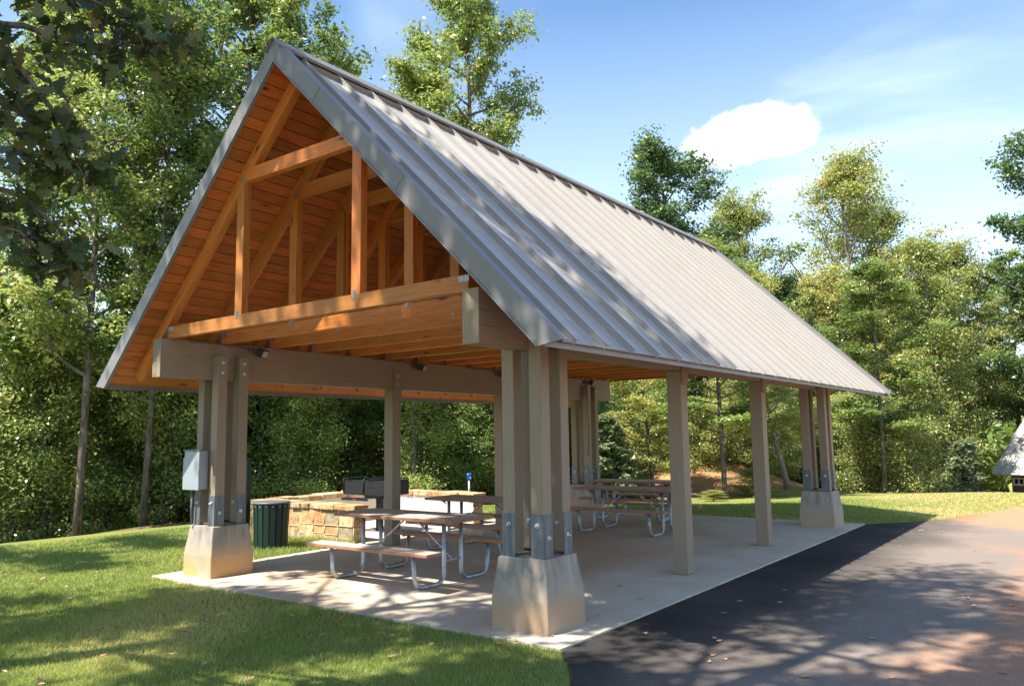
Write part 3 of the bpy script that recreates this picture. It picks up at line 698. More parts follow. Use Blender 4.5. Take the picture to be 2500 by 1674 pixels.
# ------------------------------------------------------------------ stone wall round the grill
SW = empty('stone_wall', (-4.6, 4.5, 0), 'low U-shaped wall of tan field stone with rough capstones round the grill', 'wall')
stn = MB(); mor = MB(); cap = MB(); blk = MB()
def face(p0, dirv, length, z0, z1, nout):
    """random ashlar with raised mortar beads on one face"""
    dirv = np.array(dirv, float); nout = np.array(nout, float); up = np.array((0, 0, 1.0)); p0 = np.array(p0, float)
    rects = []
    def split(a, b, c, d, dep):
        w, h = b-a, d-c
        if (w < .42 and h < .34) or dep > 6 or (w*h < .09 and rnd.random() < .5): rects.append((a, b, c, d)); return
        if w > h*rnd.uniform(.8, 1.5): m = a+w*rnd.uniform(.35, .65); split(a, m, c, d, dep+1); split(m, b, c, d, dep+1)
        else: m = c+h*rnd.uniform(.35, .65); split(a, b, c, m, dep+1); split(a, b, m, d, dep+1)
    n = max(1, round(length/.75))
    for i in range(n): split(i*length/n, (i+1)*length/n, z0, z1, 0)
    for a, b, c, d in rects:
        ctr = p0+dirv*(a+b)/2+up*(c+d)/2; dep = rnd.uniform(.008, .02)
        stn.box(ctr+nout*(dep/2), dirv*((b-a)/2-.006), up*((d-c)/2-.006), nout*dep/2)
        for (s0, s1, t0, t1) in ((a, b, c, c), (a, a, c, d)):
            q0 = p0+dirv*s0+up*t0+nout*.016; q1 = p0+dirv*s1+up*t1+nout*.016
            mor.tube([q0+up*rnd.uniform(-.004, .004), (q0+q1)/2+up*rnd.uniform(-.004, .004), q1], .010, 5)
    blk_c = p0+dirv*length/2+up*(z0+z1)/2
def wallseg(x0, x1, y0, y1, faces):
    z1 = .505
    blk.bx(x0, x1, y0, y1, -.25, z1)
    for f in faces:
        if f == 'f': face((x0, y0, 0), (1, 0, 0), x1-x0, -.12, z1, (0, -1, 0))
        if f == 'r': face((x1, y0, 0), (0, 1, 0), y1-y0, -.12, z1, (1, 0, 0))
        if f == 'l': face((x0, y1, 0), (0, -1, 0), y1-y0, -.12, z1, (-1, 0, 0))
        if f == 'b': face((x1, y1, 0), (-1, 0, 0), x1-x0, -.12, z1, (0, 1, 0))
def capseg(x0, x1, y0, y1, alongx):
    p = (x0 if alongx else y0); e = (x1 if alongx else y1)
    while p < e-.02:
        w = min(rnd.uniform(.2, .42), e-p); w = e-p if e-p-w < .12 else w; j = lambda: rnd.uniform(-.016, .016)
        z1 = .60+rnd.uniform(-.008, .008)
        c = ((p+w/2) if alongx else (x0+x1)/2, (y0+y1)/2 if alongx else p+w/2, (.508+z1)/2)
        hx, hy = ((w/2-.004), (y1-y0)/2+j()) if alongx else ((x1-x0)/2+j(), w/2-.004)
        i0 = len(cap.v); cap.box(c, (hx, 0, 0), (0, hy, 0), (0, 0, (z1-.508)/2))
        for q in range(i0, len(cap.v)): cap.v[q] = cap.v[q]+np.array((j()*.5, j()*.7, j()*.4))
        p += w
wallseg(-6.0, -3.24, 2.93, 3.18, 'fr'); wallseg(-6.0, -5.75, 3.18, 6.0, 'l'); wallseg(-6.0, -3.24, 6.0, 6.28, 'rb')
capseg(-6.05, -3.17, 2.885, 3.215, True); capseg(-6.05, -5.71, 3.22, 5.955, False); capseg(-6.05, -3.17, 5.96, 6.33, True)
blk.build('wall_core', M_BLOCK, SW); stn.build('stone_facing', M_STONE, SW, bevel=.006); mor.build('mortar_joint', M_MORT, SW)
c_ = cap.build('capstone', M_STONE, SW, bevel=.014)

# ------------------------------------------------------------------ grill
gx, gy = -4.05, 4.30
GR = empty('park_grill', (gx, gy, 0), 'black steel park grill on a square post inside the stone wall', 'grill')
MB().bx(gx-.05, gx+.05, gy-.05, gy+.05, 0, .60, 'z').build('post', M_BLACK, GR)
MB().bx(gx-.11, gx+.11, gy-.11, gy+.11, -.004, .012).build('base_plate', M_GALV, GR)
b = MB(); X0, X1, Y0, Y1, z0, z1 = -4.72, -3.62, 4.02, 4.62, .66, .93
def gbox(a0, a1):
    b.bx(a0, a1, Y0, Y0+.006, z0, z1); b.bx(a0, a1, Y1-.006, Y1, z0, z1); b.bx(a0, a0+.006, Y0+.0065, Y1-.0065, z0, z1); b.bx(a1-.006, a1, Y0+.0065, Y1-.0065, z0, z1); b.bx(a0+.007, a1-.007, Y0+.007, Y1-.007, z0+.001, z0+.007)
    for xx in (a0+.12, (a0+a1)/2, a1-.12):
        for q in range(4): b.bx(xx, xx+.012, Y0-.004, Y0-.0005, z0+.06+q*.045, z0+.075+q*.045)
gbox(X0, -4.19); gbox(-4.17, X1)
b.build('firebox', M_BLACK, GR, bevel=.002)
b = MB()
for a0, a1 in ((X0+.02, -4.21), (-4.15, X1-.02)):
    for q in range(22): xx = a0+(a1-a0)*q/21; b.tube([(xx, Y0+.02, .90), (xx, Y1-.02, .90)], .005, 5)
    b.tube([(a0, Y0+.03, .895), (a1, Y0+.03, .895)], .007, 6).tube([(a0+.1, Y0+.03, .90), (a0+.1, Y0-.08, .93), (a0+.2, Y0-.08, .93), (a0+.2, Y0+.03, .90)], .007, 6)
b.build('grate', M_BLACK, GR)
for a in (X0, -4.18, X1): MB().tube([(a, Y0-.01, z0+.02), (a, Y0-.012, z1+.01), (a, Y0+.03, z1+.03), (a, Y1-.03, z1+.03), (a, Y1, z1)], .010, 6).build('side_rail', M_BLACK, GR)
MB().bx(X0+.1, X1-.3, Y0-.14, Y0-.008, z0-.05, z0-.043).bx(X0+.1, X1-.3, Y0-.148, Y0-.1405, z0-.09, z0-.043).bx(gx-.2, gx+.2, gy-.2, gy+.2, .60, .655).build('shelf', M_BLACK, GR)
MB().bx(-4.30, -4.24, Y0-.151, Y0-.1485, z0-.085, z0-.052).build('warning_tag', M_RED, GR)

# ------------------------------------------------------------------ trash cans, post, yard hydrant
def trash(x, y, label):
    t = empty('trash_can', (x, y, -.05), label, 'trash can', 'green slatted trash cans beside the near left column')
    n = 17
    for k in range(n):
        a = 2*math.pi*(k+.5)/n; ca, sa = math.cos(a), math.sin(a)
        b = MB(); p0 = (x+ca*.245, y+sa*.245, -.03); p1 = (x+ca*.272, y+sa*.272, .685)
        b.beam(p0, p1, .082, .016, (-sa, ca, 0), .5)
        o = b.build('slat', M_GREEN, t, bevel=.003)
        MB().lathe((x+ca*.280, y+sa*.280, .655), [(0, .009), (.006, .009)], 8, (ca, sa, 0)).build('rivet', M_BOLT, o)
    MB().lathe((x, y, 0), [(-.03, .232), (.66, .258), (.68, .262)], 24).build('liner', M_DARK, t)
    MB().lathe((x, y, 0), [(.688, .284), (.70, .290), (.715, .290), (.722, .275), (.728, .20)], 28).build('lid', M_LID, t)
trash(-3.93, 1.84, 'dark green slatted trash can in the grass left of the stone wall')
trash(-4.62, 1.50, 'dark green trash can mostly hidden behind the near left column')
gp = empty('sign_post', (-4.37, 1.7, -.05), 'dark green square post behind the near left column', 'post')
MB().bx(-4.445, -4.355, 1.66, 1.75, -.05, 1.375, 'z').build('post', M_GREEN, gp, bevel=.006)
MB().bx(-4.46, -4.34, 1.645, 1.765, 1.3755, 1.392).build('cap', M_GREEN, gp, bevel=.003)
MB().bx(-4.62, -4.455, 1.63, 1.655, .72, 1.02).build('notice_plate', M_LID, gp, bevel=.003)
hy = empty('yard_hydrant', (-4.70, 7.645, 0), 'grey pipe with a bright blue head behind the stone wall', 'hydrant')
MB().tube([(-4.70, 7.645, -.1), (-4.70, 7.645, .74)], .024, 10).build('pipe', M_GALV, hy)
MB().lathe((-4.70, 7.645, .735), [(0, .03), (.02, .045), (.10, .05), (.115, .06), (.14, .06), (.146, .03)], 12).tube([(-4.70, 7.645, .80), (-4.62, 7.60, .79), (-4.60, 7.59, .74)], .018, 8).build('head', M_BLUE, hy)

# ------------------------------------------------------------------ buildings
def place(px, D, py=1060):
    v = _f + R_*(px-1250)/FPX - U_*(py-837)/FPX; return CP + v*D
def outbuilding():
    D0 = 35.0; c = place(2421.5, D0, 1157); e = (R_*.367 - _f*.93); e[2] = 0; e /= np.linalg.norm(e); n = np.array((-e[1], e[0], 0))
    if np.dot(n, _f) < 0: n = -n
    t = empty('restroom_building', (c[0], c[1], c[2]-2.4), 'brown outbuilding with pale metal roof and small white window at right edge', 'building')
    zE = c[2]; LEN = 7.0; RUN = 3.0; up = np.array((0, 0, 1.0)); c = np.array(c)
    wall_ = MB(); w0 = c+e*.5+n*.55; wall_.box(w0+e*(LEN-1)/2+n*(2*RUN-1.1)/2+up*(-1.25), e*(LEN-1)/2, n*(2*RUN-1.1)/2, up*1.25)
    g0 = w0+n*(RUN-.55)
    for q in (0, 1):
        a = w0+e*((LEN-1)*q); wall_.poly([a, a+n*(2*RUN-1.1), a+n*(RUN-.55)+up*(RUN-.55)])
    wo = wall_.build('wall', M_WALLB, t)
    rf = MB(); d = (n+up)/math.sqrt(2); nr = (up-n)/math.sqrt(2); sl = RUN*math.sqrt(2)
    for dd, nn_ , base in ((d, nr, c), ((-n+up)/math.sqrt(2), (up+n)/math.sqrt(2), c+n*2*RUN)):
        rf.box(base+e*LEN/2+dd*sl/2, e*LEN/2, dd*sl/2, nn_*.03, .5, (0, 0))
    rf.build('roof', M_ROOFP, t)
    sm_ = MB()
    for k in range(18): sm_.box(c+e*(.03+k*.41)+d*sl/2+nr*.05, d*sl/2, e*.012, nr*.022, .5)
    sm_.build('roof_seam', M_ROOF, t)
    wc = w0-n*.02+e*.36-up*.30
    # window found along the wall
    fr = MB(); hw, hh = .24, .14
    for s_ in (-1, 1): fr.box(wc+up*s_*hh-n*.01, e*(hw+.034), n*.03, up*.035, .5); fr.box(wc+e*s_*hw-n*.01, e*.035, n*.03, up*(hh-.036), .5)
    fr.box(wc-n*.01, e*.03, n*.028, up*(hh-.036), .5)
    fo = fr.build('window', M_WHITE, t); MB().box(wc+n*.005, e*(hw-.05), n*.01, up*(hh-.05), .5).build('pane', M_GLASS, fo)
outbuilding()
pc = place(1128, 38, 1197); pt = empty('shed', (pc[0], pc[1], pc[2]-.6), 'small pale shed glimpsed between trees behind the blue hydrant', 'shed')
MB().box((pc[0], pc[1], pc[2]-.25), R_*.55, np.array((-R_[1], R_[0], 0))*1.0, (0, 0, .5)).build('wall', M_PALE, pt)
MB().box((pc[0], pc[1], pc[2]+.36), R_*.72, np.array((-R_[1], R_[0], 0))*1.2, (0, 0, .06)).build('roof', M_WHITE, pt)

# ------------------------------------------------------------------ foliage
RG = np.random.default_rng(11)
def leaves_mesh(name, centers, sizes, tints, material, parent=None, shape='leaf', up=.55, loc=None, out=None, aspect=.55):
    n = len(centers); nrm_ = RG.normal(size=(n, 3)); nrm_[:, 2] = np.abs(nrm_[:, 2])+up
    if out is not None: nrm_ = nrm_ + out*.8
    nrm_ /= np.linalg.norm(nrm_, axis=1)[:, None]
    a = np.cross(nrm_, RG.normal(size=(n, 3))); a /= np.linalg.norm(a, axis=1)[:, None]; b = np.cross(nrm_, a)
    L_ = sizes[:, None]
    if shape == 'leaf':
        w = aspect/2
        P = [(0, 0, 0), (.42, -w, .07), (1, 0, -.10), (.42, w, .07)]; faces = [(0, 1, 2, 3)]
    elif shape == 'oak':     # lobed outline folded along the midrib
        half = [(0, .02), (.14, .10), (.22, .26), (.32, .13), (.42, .34), (.54, .16), (.66, .30), (.78, .12), (.9, .14)]
        P = [(0, 0, 0)] + [(x, -y, .25*y) for x, y in half] + [(1.02, 0, -.05)] + [(x, y, .25*y) for x, y in half[::-1]]
        faces = [tuple(range(len(P)))]
    else:                     # needle tuft blade
        w = aspect/2; P = [(0, -w, 0), (1, 0, 0), (0, w, 0)]; faces = [(0, 1, 2)]
    k = len(P); V = np.empty((n, k, 3))
    for i, (x, y, z) in enumerate(P): V[:, i] = centers + L_*(a*x + b*y + nrm_*z)
    V = V.reshape(-1, 3); me = bpy.data.meshes.new(name)
    nf = len(faces); kf = len(faces[0])
    idx = (np.arange(n)[:, None, None]*k + np.array(faces)[None]).reshape(-1)
    me.vertices.add(len(V)); me.vertices.foreach_set('co', V.astype(np.float32).ravel())
    me.loops.add(len(idx)); me.loops.foreach_set('vertex_index', idx.astype(np.int32))
    me.polygons.add(n*nf); me.polygons.foreach_set('loop_start', (np.arange(n*nf)*kf).astype(np.int32)); me.polygons.foreach_set('loop_total', np.full(n*nf, kf, np.int32))
    t = me.attributes.new('tint', 'FLOAT', 'POINT'); t.data.foreach_set('value', np.repeat(tints, k).astype(np.float32))
    me.materials.append(material); me.update(calc_edges=True)
    o = bpy.data.objects.new(name, me); S.collection.objects.link(o)
    if parent is not None: o.parent = parent
    if loc is not None: o.location = loc
    return o
def path(p, d, l, n, wob, lift, r):
    pts = [np.array(p, float)]; d = np.array(d, float); d /= np.linalg.norm(d)
    for i in range(n):
        d = d + np.array([r.uniform(-wob, wob), r.uniform(-wob, wob), r.uniform(-wob, wob)+lift]); d /= np.linalg.norm(d); pts.append(pts[-1]+d*l/n)
    return pts
def make_tree(name, label, seed, H, tr, cb, cr, nl, nleaf, lsize, lm, bk=None, lean=0, prof='oval', clump=.30, fork=False, open_=0.0, group=None, shape='leaf', steep=.55, subs=(5, 8), cat='tree', keep=None):
    r = random.Random(seed); t = empty(name, (0, 0, 0), label, cat, group)
    wood_ = MB(); n = 10; trunk = path((0, 0, -.4), (lean, r.uniform(-.03, .03), 1), H*.96+.4, n, .02 if H == 18 else .05, .02, r)
    rad = [tr*(1.25 if i == 0 else 1)*(1-.85*(i/n)**1.1)+.012 for i in range(n+1)]
    wood_.tube(trunk, rad, 9)
    cents = []; tp = np.array(trunk)
    def on_trunk(f): q = f*n; i = min(int(q), n-1); return tp[i]+(tp[i+1]-tp[i])*(q-i), rad[i]+(rad[i+1]-rad[i])*(q-i)
    az = r.uniform(0, 6.28)
    for k in range(nl):
        u = (k+.5)/nl; f = cb+(0.97-cb)*u; p, rr = on_trunk(f); az += 2.4+r.uniform(-.5, .5)
        if prof == 'oval': q = math.sin(math.pi*min(1, .18+.78*u))**.7
        elif prof == 'cone': q = 1.05-.9*u
        elif prof == 'top': q = math.sin(math.pi*min(1, .05+.85*u))
        else: q = 1.0-.55*u
        l = cr*q*r.uniform(.65, 1.15); el = steep*(.35+.9*u)+r.uniform(-.15, .25)
        d = (math.cos(az)*math.cos(el), math.sin(az)*math.cos(el), math.sin(el))
        limb = path(p, d, l, 6, .16, .05, r); lr = max(.012, min(rr*.6, .012+.02*l))
        wood_.tube(limb, [lr*(1-.8*i/6)+.004 for i in range(7)], 6, False) if not keep or keep(limb[3]) or keep(limb[6]) else None
        ns = r.randint(*subs)
        for s_ in range(ns):
            g_ = .25+.75*(s_+r.random())/ns; i = min(int(g_*6), 5); b0 = limb[i]+(limb[i+1]-limb[i])*(g_*6-i)
            dd = (limb[i+1]-limb[i])/np.linalg.norm(limb[i+1]-limb[i]) + np.array([r.uniform(-1, 1), r.uniform(-1, 1), r.uniform(-.5, .8)])*.9
            sl_ = l*r.uniform(.22, .48); sub = path(b0, dd, sl_, 4, .2, .04, r)
            rs_ = r.random()
            if keep and not keep(sub[2]): continue
            wood_.tube(sub, [max(.004, lr*.45*(1-.8*j/4)) for j in range(5)], 4, False)
            if rs_ < open_: continue
            for j in range(1, 5):
                for _ in range(1 if j < 3 else 2):
                    cents.append((*(sub[j]+np.array([r.gauss(0, .12), r.gauss(0, .12), r.gauss(0, .1)])), r.random()))
        cents.append((*limb[-1], r.random()))
    wood_.build('trunk', bk or M_BARK, t)
    per = nleaf//len(cents)+1
    if keep: cents = [c for c in cents if keep(c)]
    C = np.array(cents); m = len(C)
    which = np.repeat(np.arange(m), per); c = C[which, :3]; g0 = RG.normal(size=(len(which), 3))*np.array([clump, clump, clump*.42])
    # every clump: a loose, flat-bottomed tuft with its own size
    sz = (.55+.9*RG.random(m))[which][:, None]; pos = c+g0*sz
    tint = np.clip(C[which, 3]*.55+RG.random(len(which))*.5, 0, 1)
    leaves_mesh('crown', pos, lsize*(.65+.7*RG.random(len(which))), tint, lm, t, shape=shape, out=np.sign(g0)*.3)
    return t
def plant(proto, px, D, scale=1.0, hscale=1.0, label=None, group=None, rot=None, dz=0, name=None, used=set()):
    p = place(px, D); o = proto if proto.name not in used else copy_tree(proto); used.add(proto.name)
    o.location = (p[0], p[1], float(gz(p[0], p[1]))-.03+dz); o.scale = (scale, scale, scale*hscale); o.rotation_euler = (0, 0, rnd.uniform(0, 6.28) if rot is None else rot)
    if label: o['label'] = label
    if group: o['group'] = group
    elif 'group' in o: del o['group']
    return o
WG = 'woodland trees behind the lawn'
T_OAK = make_tree('oak_tree', 'x', 1, 18, .20, .34, 4.2, 32, 42000, .155, LF_G, open_=.28, clump=.20)
T_TALL = make_tree('tall_tree', 'x', 2, 18, .09, .24, 2.8, 34, 30000, .14, LF_G, steep=.6, open_=.35, clump=.20)
T_OLIVE = make_tree('oak_tree', 'x', 3, 14, .13, .24, 3.0, 30, 36000, .145, LF_O, M_BARKP, clump=.21, open_=.1)
T_BRIGHT = make_tree('oak_tree', 'x', 12, 20, .16, .40, 3.0, 34, 40000, .155, LF_G, clump=.20)
T_DARK = make_tree('oak_tree', 'x', 4, 14, .15, .22, 3.1, 32, 40000, .145, LF_D, clump=.21, open_=.12)
T_SPARSE = make_tree('gum_tree', 'x', 5, 16, .16, .30, 4.8, 28, 30000, .14, LF_O, M_BARKP, open_=.34, steep=.85, clump=.28, subs=(4, 7))
T_LIGHT = make_tree('maple_tree', 'x', 6, 12, .10, .18, 2.4, 28, 24000, .12, LF_Y, M_BARK, clump=.24, open_=.25)
T_MED = make_tree('young_tree', 'x', 7, 10, .08, .14, 2.3, 30, 34000, .11, LF_G, open_=.2, clump=.20)
T_SHRUB = make_tree('shrub', 'x', 8, 4.4, .035, .06, 1.5, 26, 20000, .085, LF_G, prof='oval', cat='shrub', clump=.22, open_=.2)
T_SHRUBY = make_tree('shrub', 'x', 9, 3.0, .03, .05, 1.4, 22, 12000, .09, LF_O, prof='oval', open_=.2, cat='shrub', clump=.24)
T_PINE = make_tree('pine_sapling', 'x', 10, 4.5, .045, .06, 1.4, 26, 15000, .20, LF_P, prof='cone', shape='needle', clump=.10, steep=.75, subs=(3, 5), cat='pine tree')
for o in S.objects:
    if o.get('label') == 'x': o.location = (0, -300, 0)
for o in list(S.objects):
    if o.parent is not None and o.parent.get('label') == 'x' and 'pine' in o.parent.name and o.name.startswith('crown'): pass
# trees that stand out on the photograph
HERO = [
 (T_TALL, 200, 19.5, 1.0, 1.0, 'tall tree with straight dark trunk nearest on the left lawn edge'),
 (T_TALL, 42, 21, .95, .95, 'tall tree with slim trunk close to the left edge'),
 (T_TALL, 357, 20.5, .9, .92, 'tall slim tree whose trunk shows just left of the pavilion roof corner'),
 (T_OAK, 575, 25, 1.0, 1.06, 'big oak with spreading crown directly behind the roof peak'),
 (T_OAK, 330, 25, .98, 1.04, 'broad oak with crown filling the upper left behind the roof'),
 (T_OAK, 670, 27, .95, 1.06, 'oak whose leafy branches reach over the roof ridge near the peak'),
 (T_BRIGHT, 1135, 27, .86, 1.22, 'light green tree rising above the middle of the roof ridge'),
 (T_DARK, 1695, 35, 1.22, 1.0, 'rounded dark green tree showing above the lower roof slope'),
 (T_SPARSE, 2080, 40, 1.12, 1.0, 'sparse branching tree with open crown against white cloud'),
 (T_SPARSE, 2230, 42, 1.15, .93, 'open crowned tree half merged with the sparse branching tree'),
 (T_SPARSE, 1965, 43, .95, .80, 'airy tree just right of the lower roof slope'),
 (T_OLIVE, 2035, 37, .98, .86, 'slender olive tree beside the airy tree right of the roof'),
 (T_MED, 2260, 38, 1.15, 1.05, 'slender green tree in the right hand tree line'),
 (T_LIGHT, 2310, 34, .95, 1.08, 'thin yellowish tree right of the sparse branching tree'),
 (T_DARK, 2585, 38, 1.28, 1.12, 'dense dark tree cut by the right edge of the photo'),
 (T_LIGHT, 1590, 24, .62, .62, 'yellow-tinged young tree seen between the columns behind the far tables'),
 (T_TALL, 1764, 22.3, .78, .55, 'dark-trunked tree seen between the two right posts'),
 (T_SPARSE, 1916, 24.5, .55, .5, 'forked young tree seen between the last post and far right column'),
 (T_TALL, 2152, 27.5, .8, .6, 'tree with straight bare trunk right of the far right column'),
 (T_TALL, 1010, 22, .95, .8, 'pale trunked tree seen under the left eave beside the first post'),
 (T_PINE, 1490, 23, .75, .75, 'blue-green pine sapling beside the far left column'),
 (T_LIGHT, 1735, 21.5, .17, .17, 'small yellow-green sapling at the clay bank between the posts'),
 (T_SHRUB, 1835, 23, .45, .4, 'small bushy shrub at the lawn edge by the second post'),
 (T_PINE, 2330, 31, .75, .8, 'young pine left of the brown outbuilding'),
]
for p, px, D, s_, h_, lb in HERO: plant(p, px, D, s_, h_, lb)
# woodland rows, individually placed
rows = []
def row(px0, px1, D, step, protos, smin, smax, hs=1.0, lab=None, grp=None):
    px = px0
    while px < px1:
        rows.append((rnd.choice(protos), px+rnd.uniform(-.35, .35)*step, D*rnd.uniform(.93, 1.08), rnd.uniform(smin, smax), hs*rnd.uniform(.9, 1.1), lab, grp)); px += step*rnd.uniform(.8, 1.2)
UL = 'woodland tree standing among others beyond the lawn edge'
row(-250, 480, 27, 95, [T_MED, T_DARK, T_MED], .6, .8, 1, UL, WG)
row(480, 1320, 27, 95, [T_DARK, T_MED, T_MED, T_TALL, T_DARK], .7, .85, 1, UL, WG)
row(-250, 520, 34, 110, [T_DARK, T_OLIVE, T_MED], .6, .8, 1, UL, WG)
row(430, 1320, 24.5, 90, [T_MED, T_MED, T_DARK], .5, .62, 1, UL, WG)
row(520, 1320, 34, 110, [T_DARK, T_OAK, T_OLIVE], .75, .95, 1, UL, WG)
row(-350, 430, 24, 85, [T_MED, T_TALL, T_MED, T_DARK, T_TALL, T_MED], .5, .72, 1, UL, WG)
row(1320, 1980, 33, 90, [T_MED, T_DARK, T_LIGHT, T_OLIVE], .55, .72, 1, UL, WG)
row(1950, 2800, 37, 75, [T_MED, T_DARK, T_LIGHT, T_OLIVE, T_OLIVE], .62, .78, 1, UL, WG)
row(1320, 2900, 46, 85, [T_DARK, T_OLIVE, T_OAK], .68, .86, 1, UL, WG)
row(-300, 1320, 44, 110, [T_DARK, T_OLIVE], .75, .9, 1, UL, WG)
row(1890, 2330, 42, 85, [T_OLIVE, T_SPARSE, T_MED], .88, 1.0, 1, UL, WG)
row(2450, 2900, 31, 90, [T_DARK, T_MED], .8, 1.0, 1, UL, WG)
SL_ = 'leafy shrub in the undergrowth along the lawn edge'; SG = 'shrubs along the lawn edge'
row(-200, 560, 22, 150, [T_SHRUB], .8, 1.25, 1, SL_, SG)
row(560, 1330, 23.5, 130, [T_SHRUB], .6, .9, 1, SL_, SG)
row(-200, 1330, 26, 110, [T_SHRUB, T_SHRUB], 1.0, 1.4, 1, SL_, SG)
row(1850, 2550, 30, 65, [T_SHRUBY, T_SHRUB, T_SHRUBY], .75, 1.0, 1, SL_, SG)
row(1560, 1960, 26.5, 80, [T_SHRUBY, T_SHRUB], .35, .55, 1, SL_, SG)
row(1330, 1960, 28, 75, [T_SHRUBY, T_SHRUB], .6, 1.0, 1, SL_, SG)
row(2000, 2800, 33, 60, [T_SHRUB, T_SHRUBY], 1.0, 1.5, 1, SL_, SG)
for p, px, D, s_, h_, lb, gr in rows:
    if D < 41 and 2340 < px < 2720: continue
    if 29 < D < 39 and 2200 < px < 2720 and p is not T_SHRUBY: continue
    if D < 32 and 1610 < px < 1790 and p not in (T_SHRUB, T_SHRUBY): continue
    plant(p, px, D, s_, h_, lb, gr)
# far woodland beyond, one mass
n = 60000; ang = RG.uniform(.02, 1.62, n)-.06; px_ = RG.uniform(-600, 3100, n); Dd = RG.uniform(52, 90, n)
cc = CP[None] + (_f[None]+R_[None]*((px_-1250)/FPX)[:, None])*Dd[:, None]
hmax = 7.5+2.2*np.sin(px_*.011+Dd*.3)+1.5*np.sin(px_*.031+Dd)
cc[:, 2] = -3.5 + RG.random(n)**.8*hmax
fw = leaves_mesh('far_woodland', cc, .75+.5*RG.random(n), RG.random(n), LF_G, None, up=.4); tag(fw, 'dense far woodland behind the trees', 'woodland', None, 'stuff')

# trees behind and beside the camera, whose crowns shade the lawn, the roof front and the driveway
LSH = np.array([(-4.2, -2.6), (-3.2, -2.0), (-2.4, -1.6), (-1.9, -.7), (-1.1, -.45), (.5, -.6), (2.4, -.9), (3.6, -1.2), (4.5, -2.4), (4.5, -9), (-6, -9)])
DSH = np.array([(3.2, .5), (3.3, 2.6), (3.9, 4.9), (5.1, 5.3), (5.9, 4.9), (6.1, 3.0), (6.5, 1.7), (6.5, -3), (4.4, -3), (3.5, -1.1)])
def shadow_keep(x, y, z):
    """keeps only sprays whose shadow lands on chosen parts of the roof and ground"""
    gx_, gy_ = x+.36*z/1.72, y+z/1.72
    tp = -.3-y
    if tp > 0 and 2.1 < x+.36*tp < 3.0 and z-1.72*tp < 2.5: return math.sin(gx_*5)*math.sin(gy_*4) > .45
    tf = YF-y                                             # where the ray crosses the gable plane
    if tf > 0:
        fx, fz = x+.36*tf, z-1.72*tf
        if abs(fx) < 3.45 and fz > 2.3:
            if fz < 5.66-.99*abs(fx): return math.sin(gx_*3.1+gy_)*math.sin(gy_*2.7+1.2*math.sin(gx_*2)) > (.62 if gy_ < 2.3 else .5) and gx_ > -1.9 and not (2.3 < abs(fx) < 2.75 and 2.35 < fz < 3.1)
            if fz < 5.98-.99*abs(fx): return math.sin(fx*4.3+.6)*math.cos(fz*2.3) > -.8 if fx > -1.3 else math.sin(fx*7) > .2
    for q in range(60):
        tt = z/1.72*q/60; zz_ = z-1.72*tt; xx = x+.36*tt; yy = y+tt
        if YF < yy < YB and abs(xx) < 3.45 and 2.4 < zz_ < 5.85-.99*abs(xx):
            nz_ = math.sin(xx*2.2+1.1*math.sin(yy*2.9+1))*math.sin(yy*3.6+xx*.7+1.3*math.sin(xx*1.6))
            return yy < 1.15+.85*max(0, xx) and nz_ > -.7
    xx, yy = x+.36*z/1.72, y+z/1.72
    nz_ = math.sin(xx*2.3+1.7*math.sin(yy*1.5))*math.sin(yy*2.9+1.3*math.sin(xx*1.9+2))
    A1 = np.array([xx]); A2 = np.array([yy])
    if inside_poly(A1, A2, LSH)[0]: return nz_ > (-.45 if yy > -2.3 or xx < -.5 else .1)
    if inside_poly(A1, A2, DSH)[0]: return nz_ > -.42 if xx+.3*yy < 5.9 else nz_ > -.1
    if -1.3 < xx < 2.3 and -.6 < yy < 2.2: return nz_ > .3
    if -9 < xx < -4.4 and yy > -1.6: return math.sin(yy*4+.5*xx)*math.sin(xx*.8+yy) > .3
    return False
def shade_tree(x, y, seed, H, cr, cb, nleaf, lb, lm=LF_N, opn=.25, nl=24):
    t = make_tree('oak_tree', lb, seed, H, .19, cb, cr, nl, nleaf, .15, lm, open_=0, clump=.23, prof='oval', shape='leaf', keep=lambda c: shadow_keep(c[0]+x, c[1]+y, c[2]-.1))  # unseen crown sculpted to cast shade only in chosen zones
    t.location = (x, y, -.1); return t
A_ = shade_tree(-.9, -5.3, 31, 15.5, 3.3, .58, 25000, 'large oak just left of the camera with a branch hanging into view')
shade_tree(2.9, -6.4, 32, 15.5, 3.3, .55, 13000, 'large oak behind the camera over the driveway')
shade_tree(5.9, -7.4, 33, 14, 3.0, .55, 9000, 'oak to the right of the camera by the driveway')
shade_tree(-4.2, -8.2, 35, 12.5, 3.2, .45, 13000, 'large oak left of the camera over the front lawn')
shade_tree(.2, -10.0, 36, 13.5, 3.6, .45, 14000, 'oak behind the camera on the front lawn')
shade_tree(-9.3, -9.5, 34, 14, 3.2, .45, 11000, 'oak far left of the camera beside the lawn')
shade_tree(-8.4, -5.4, 37, 12.5, 3.0, .5, 11000, 'oak left of the view at the edge of the lawn')
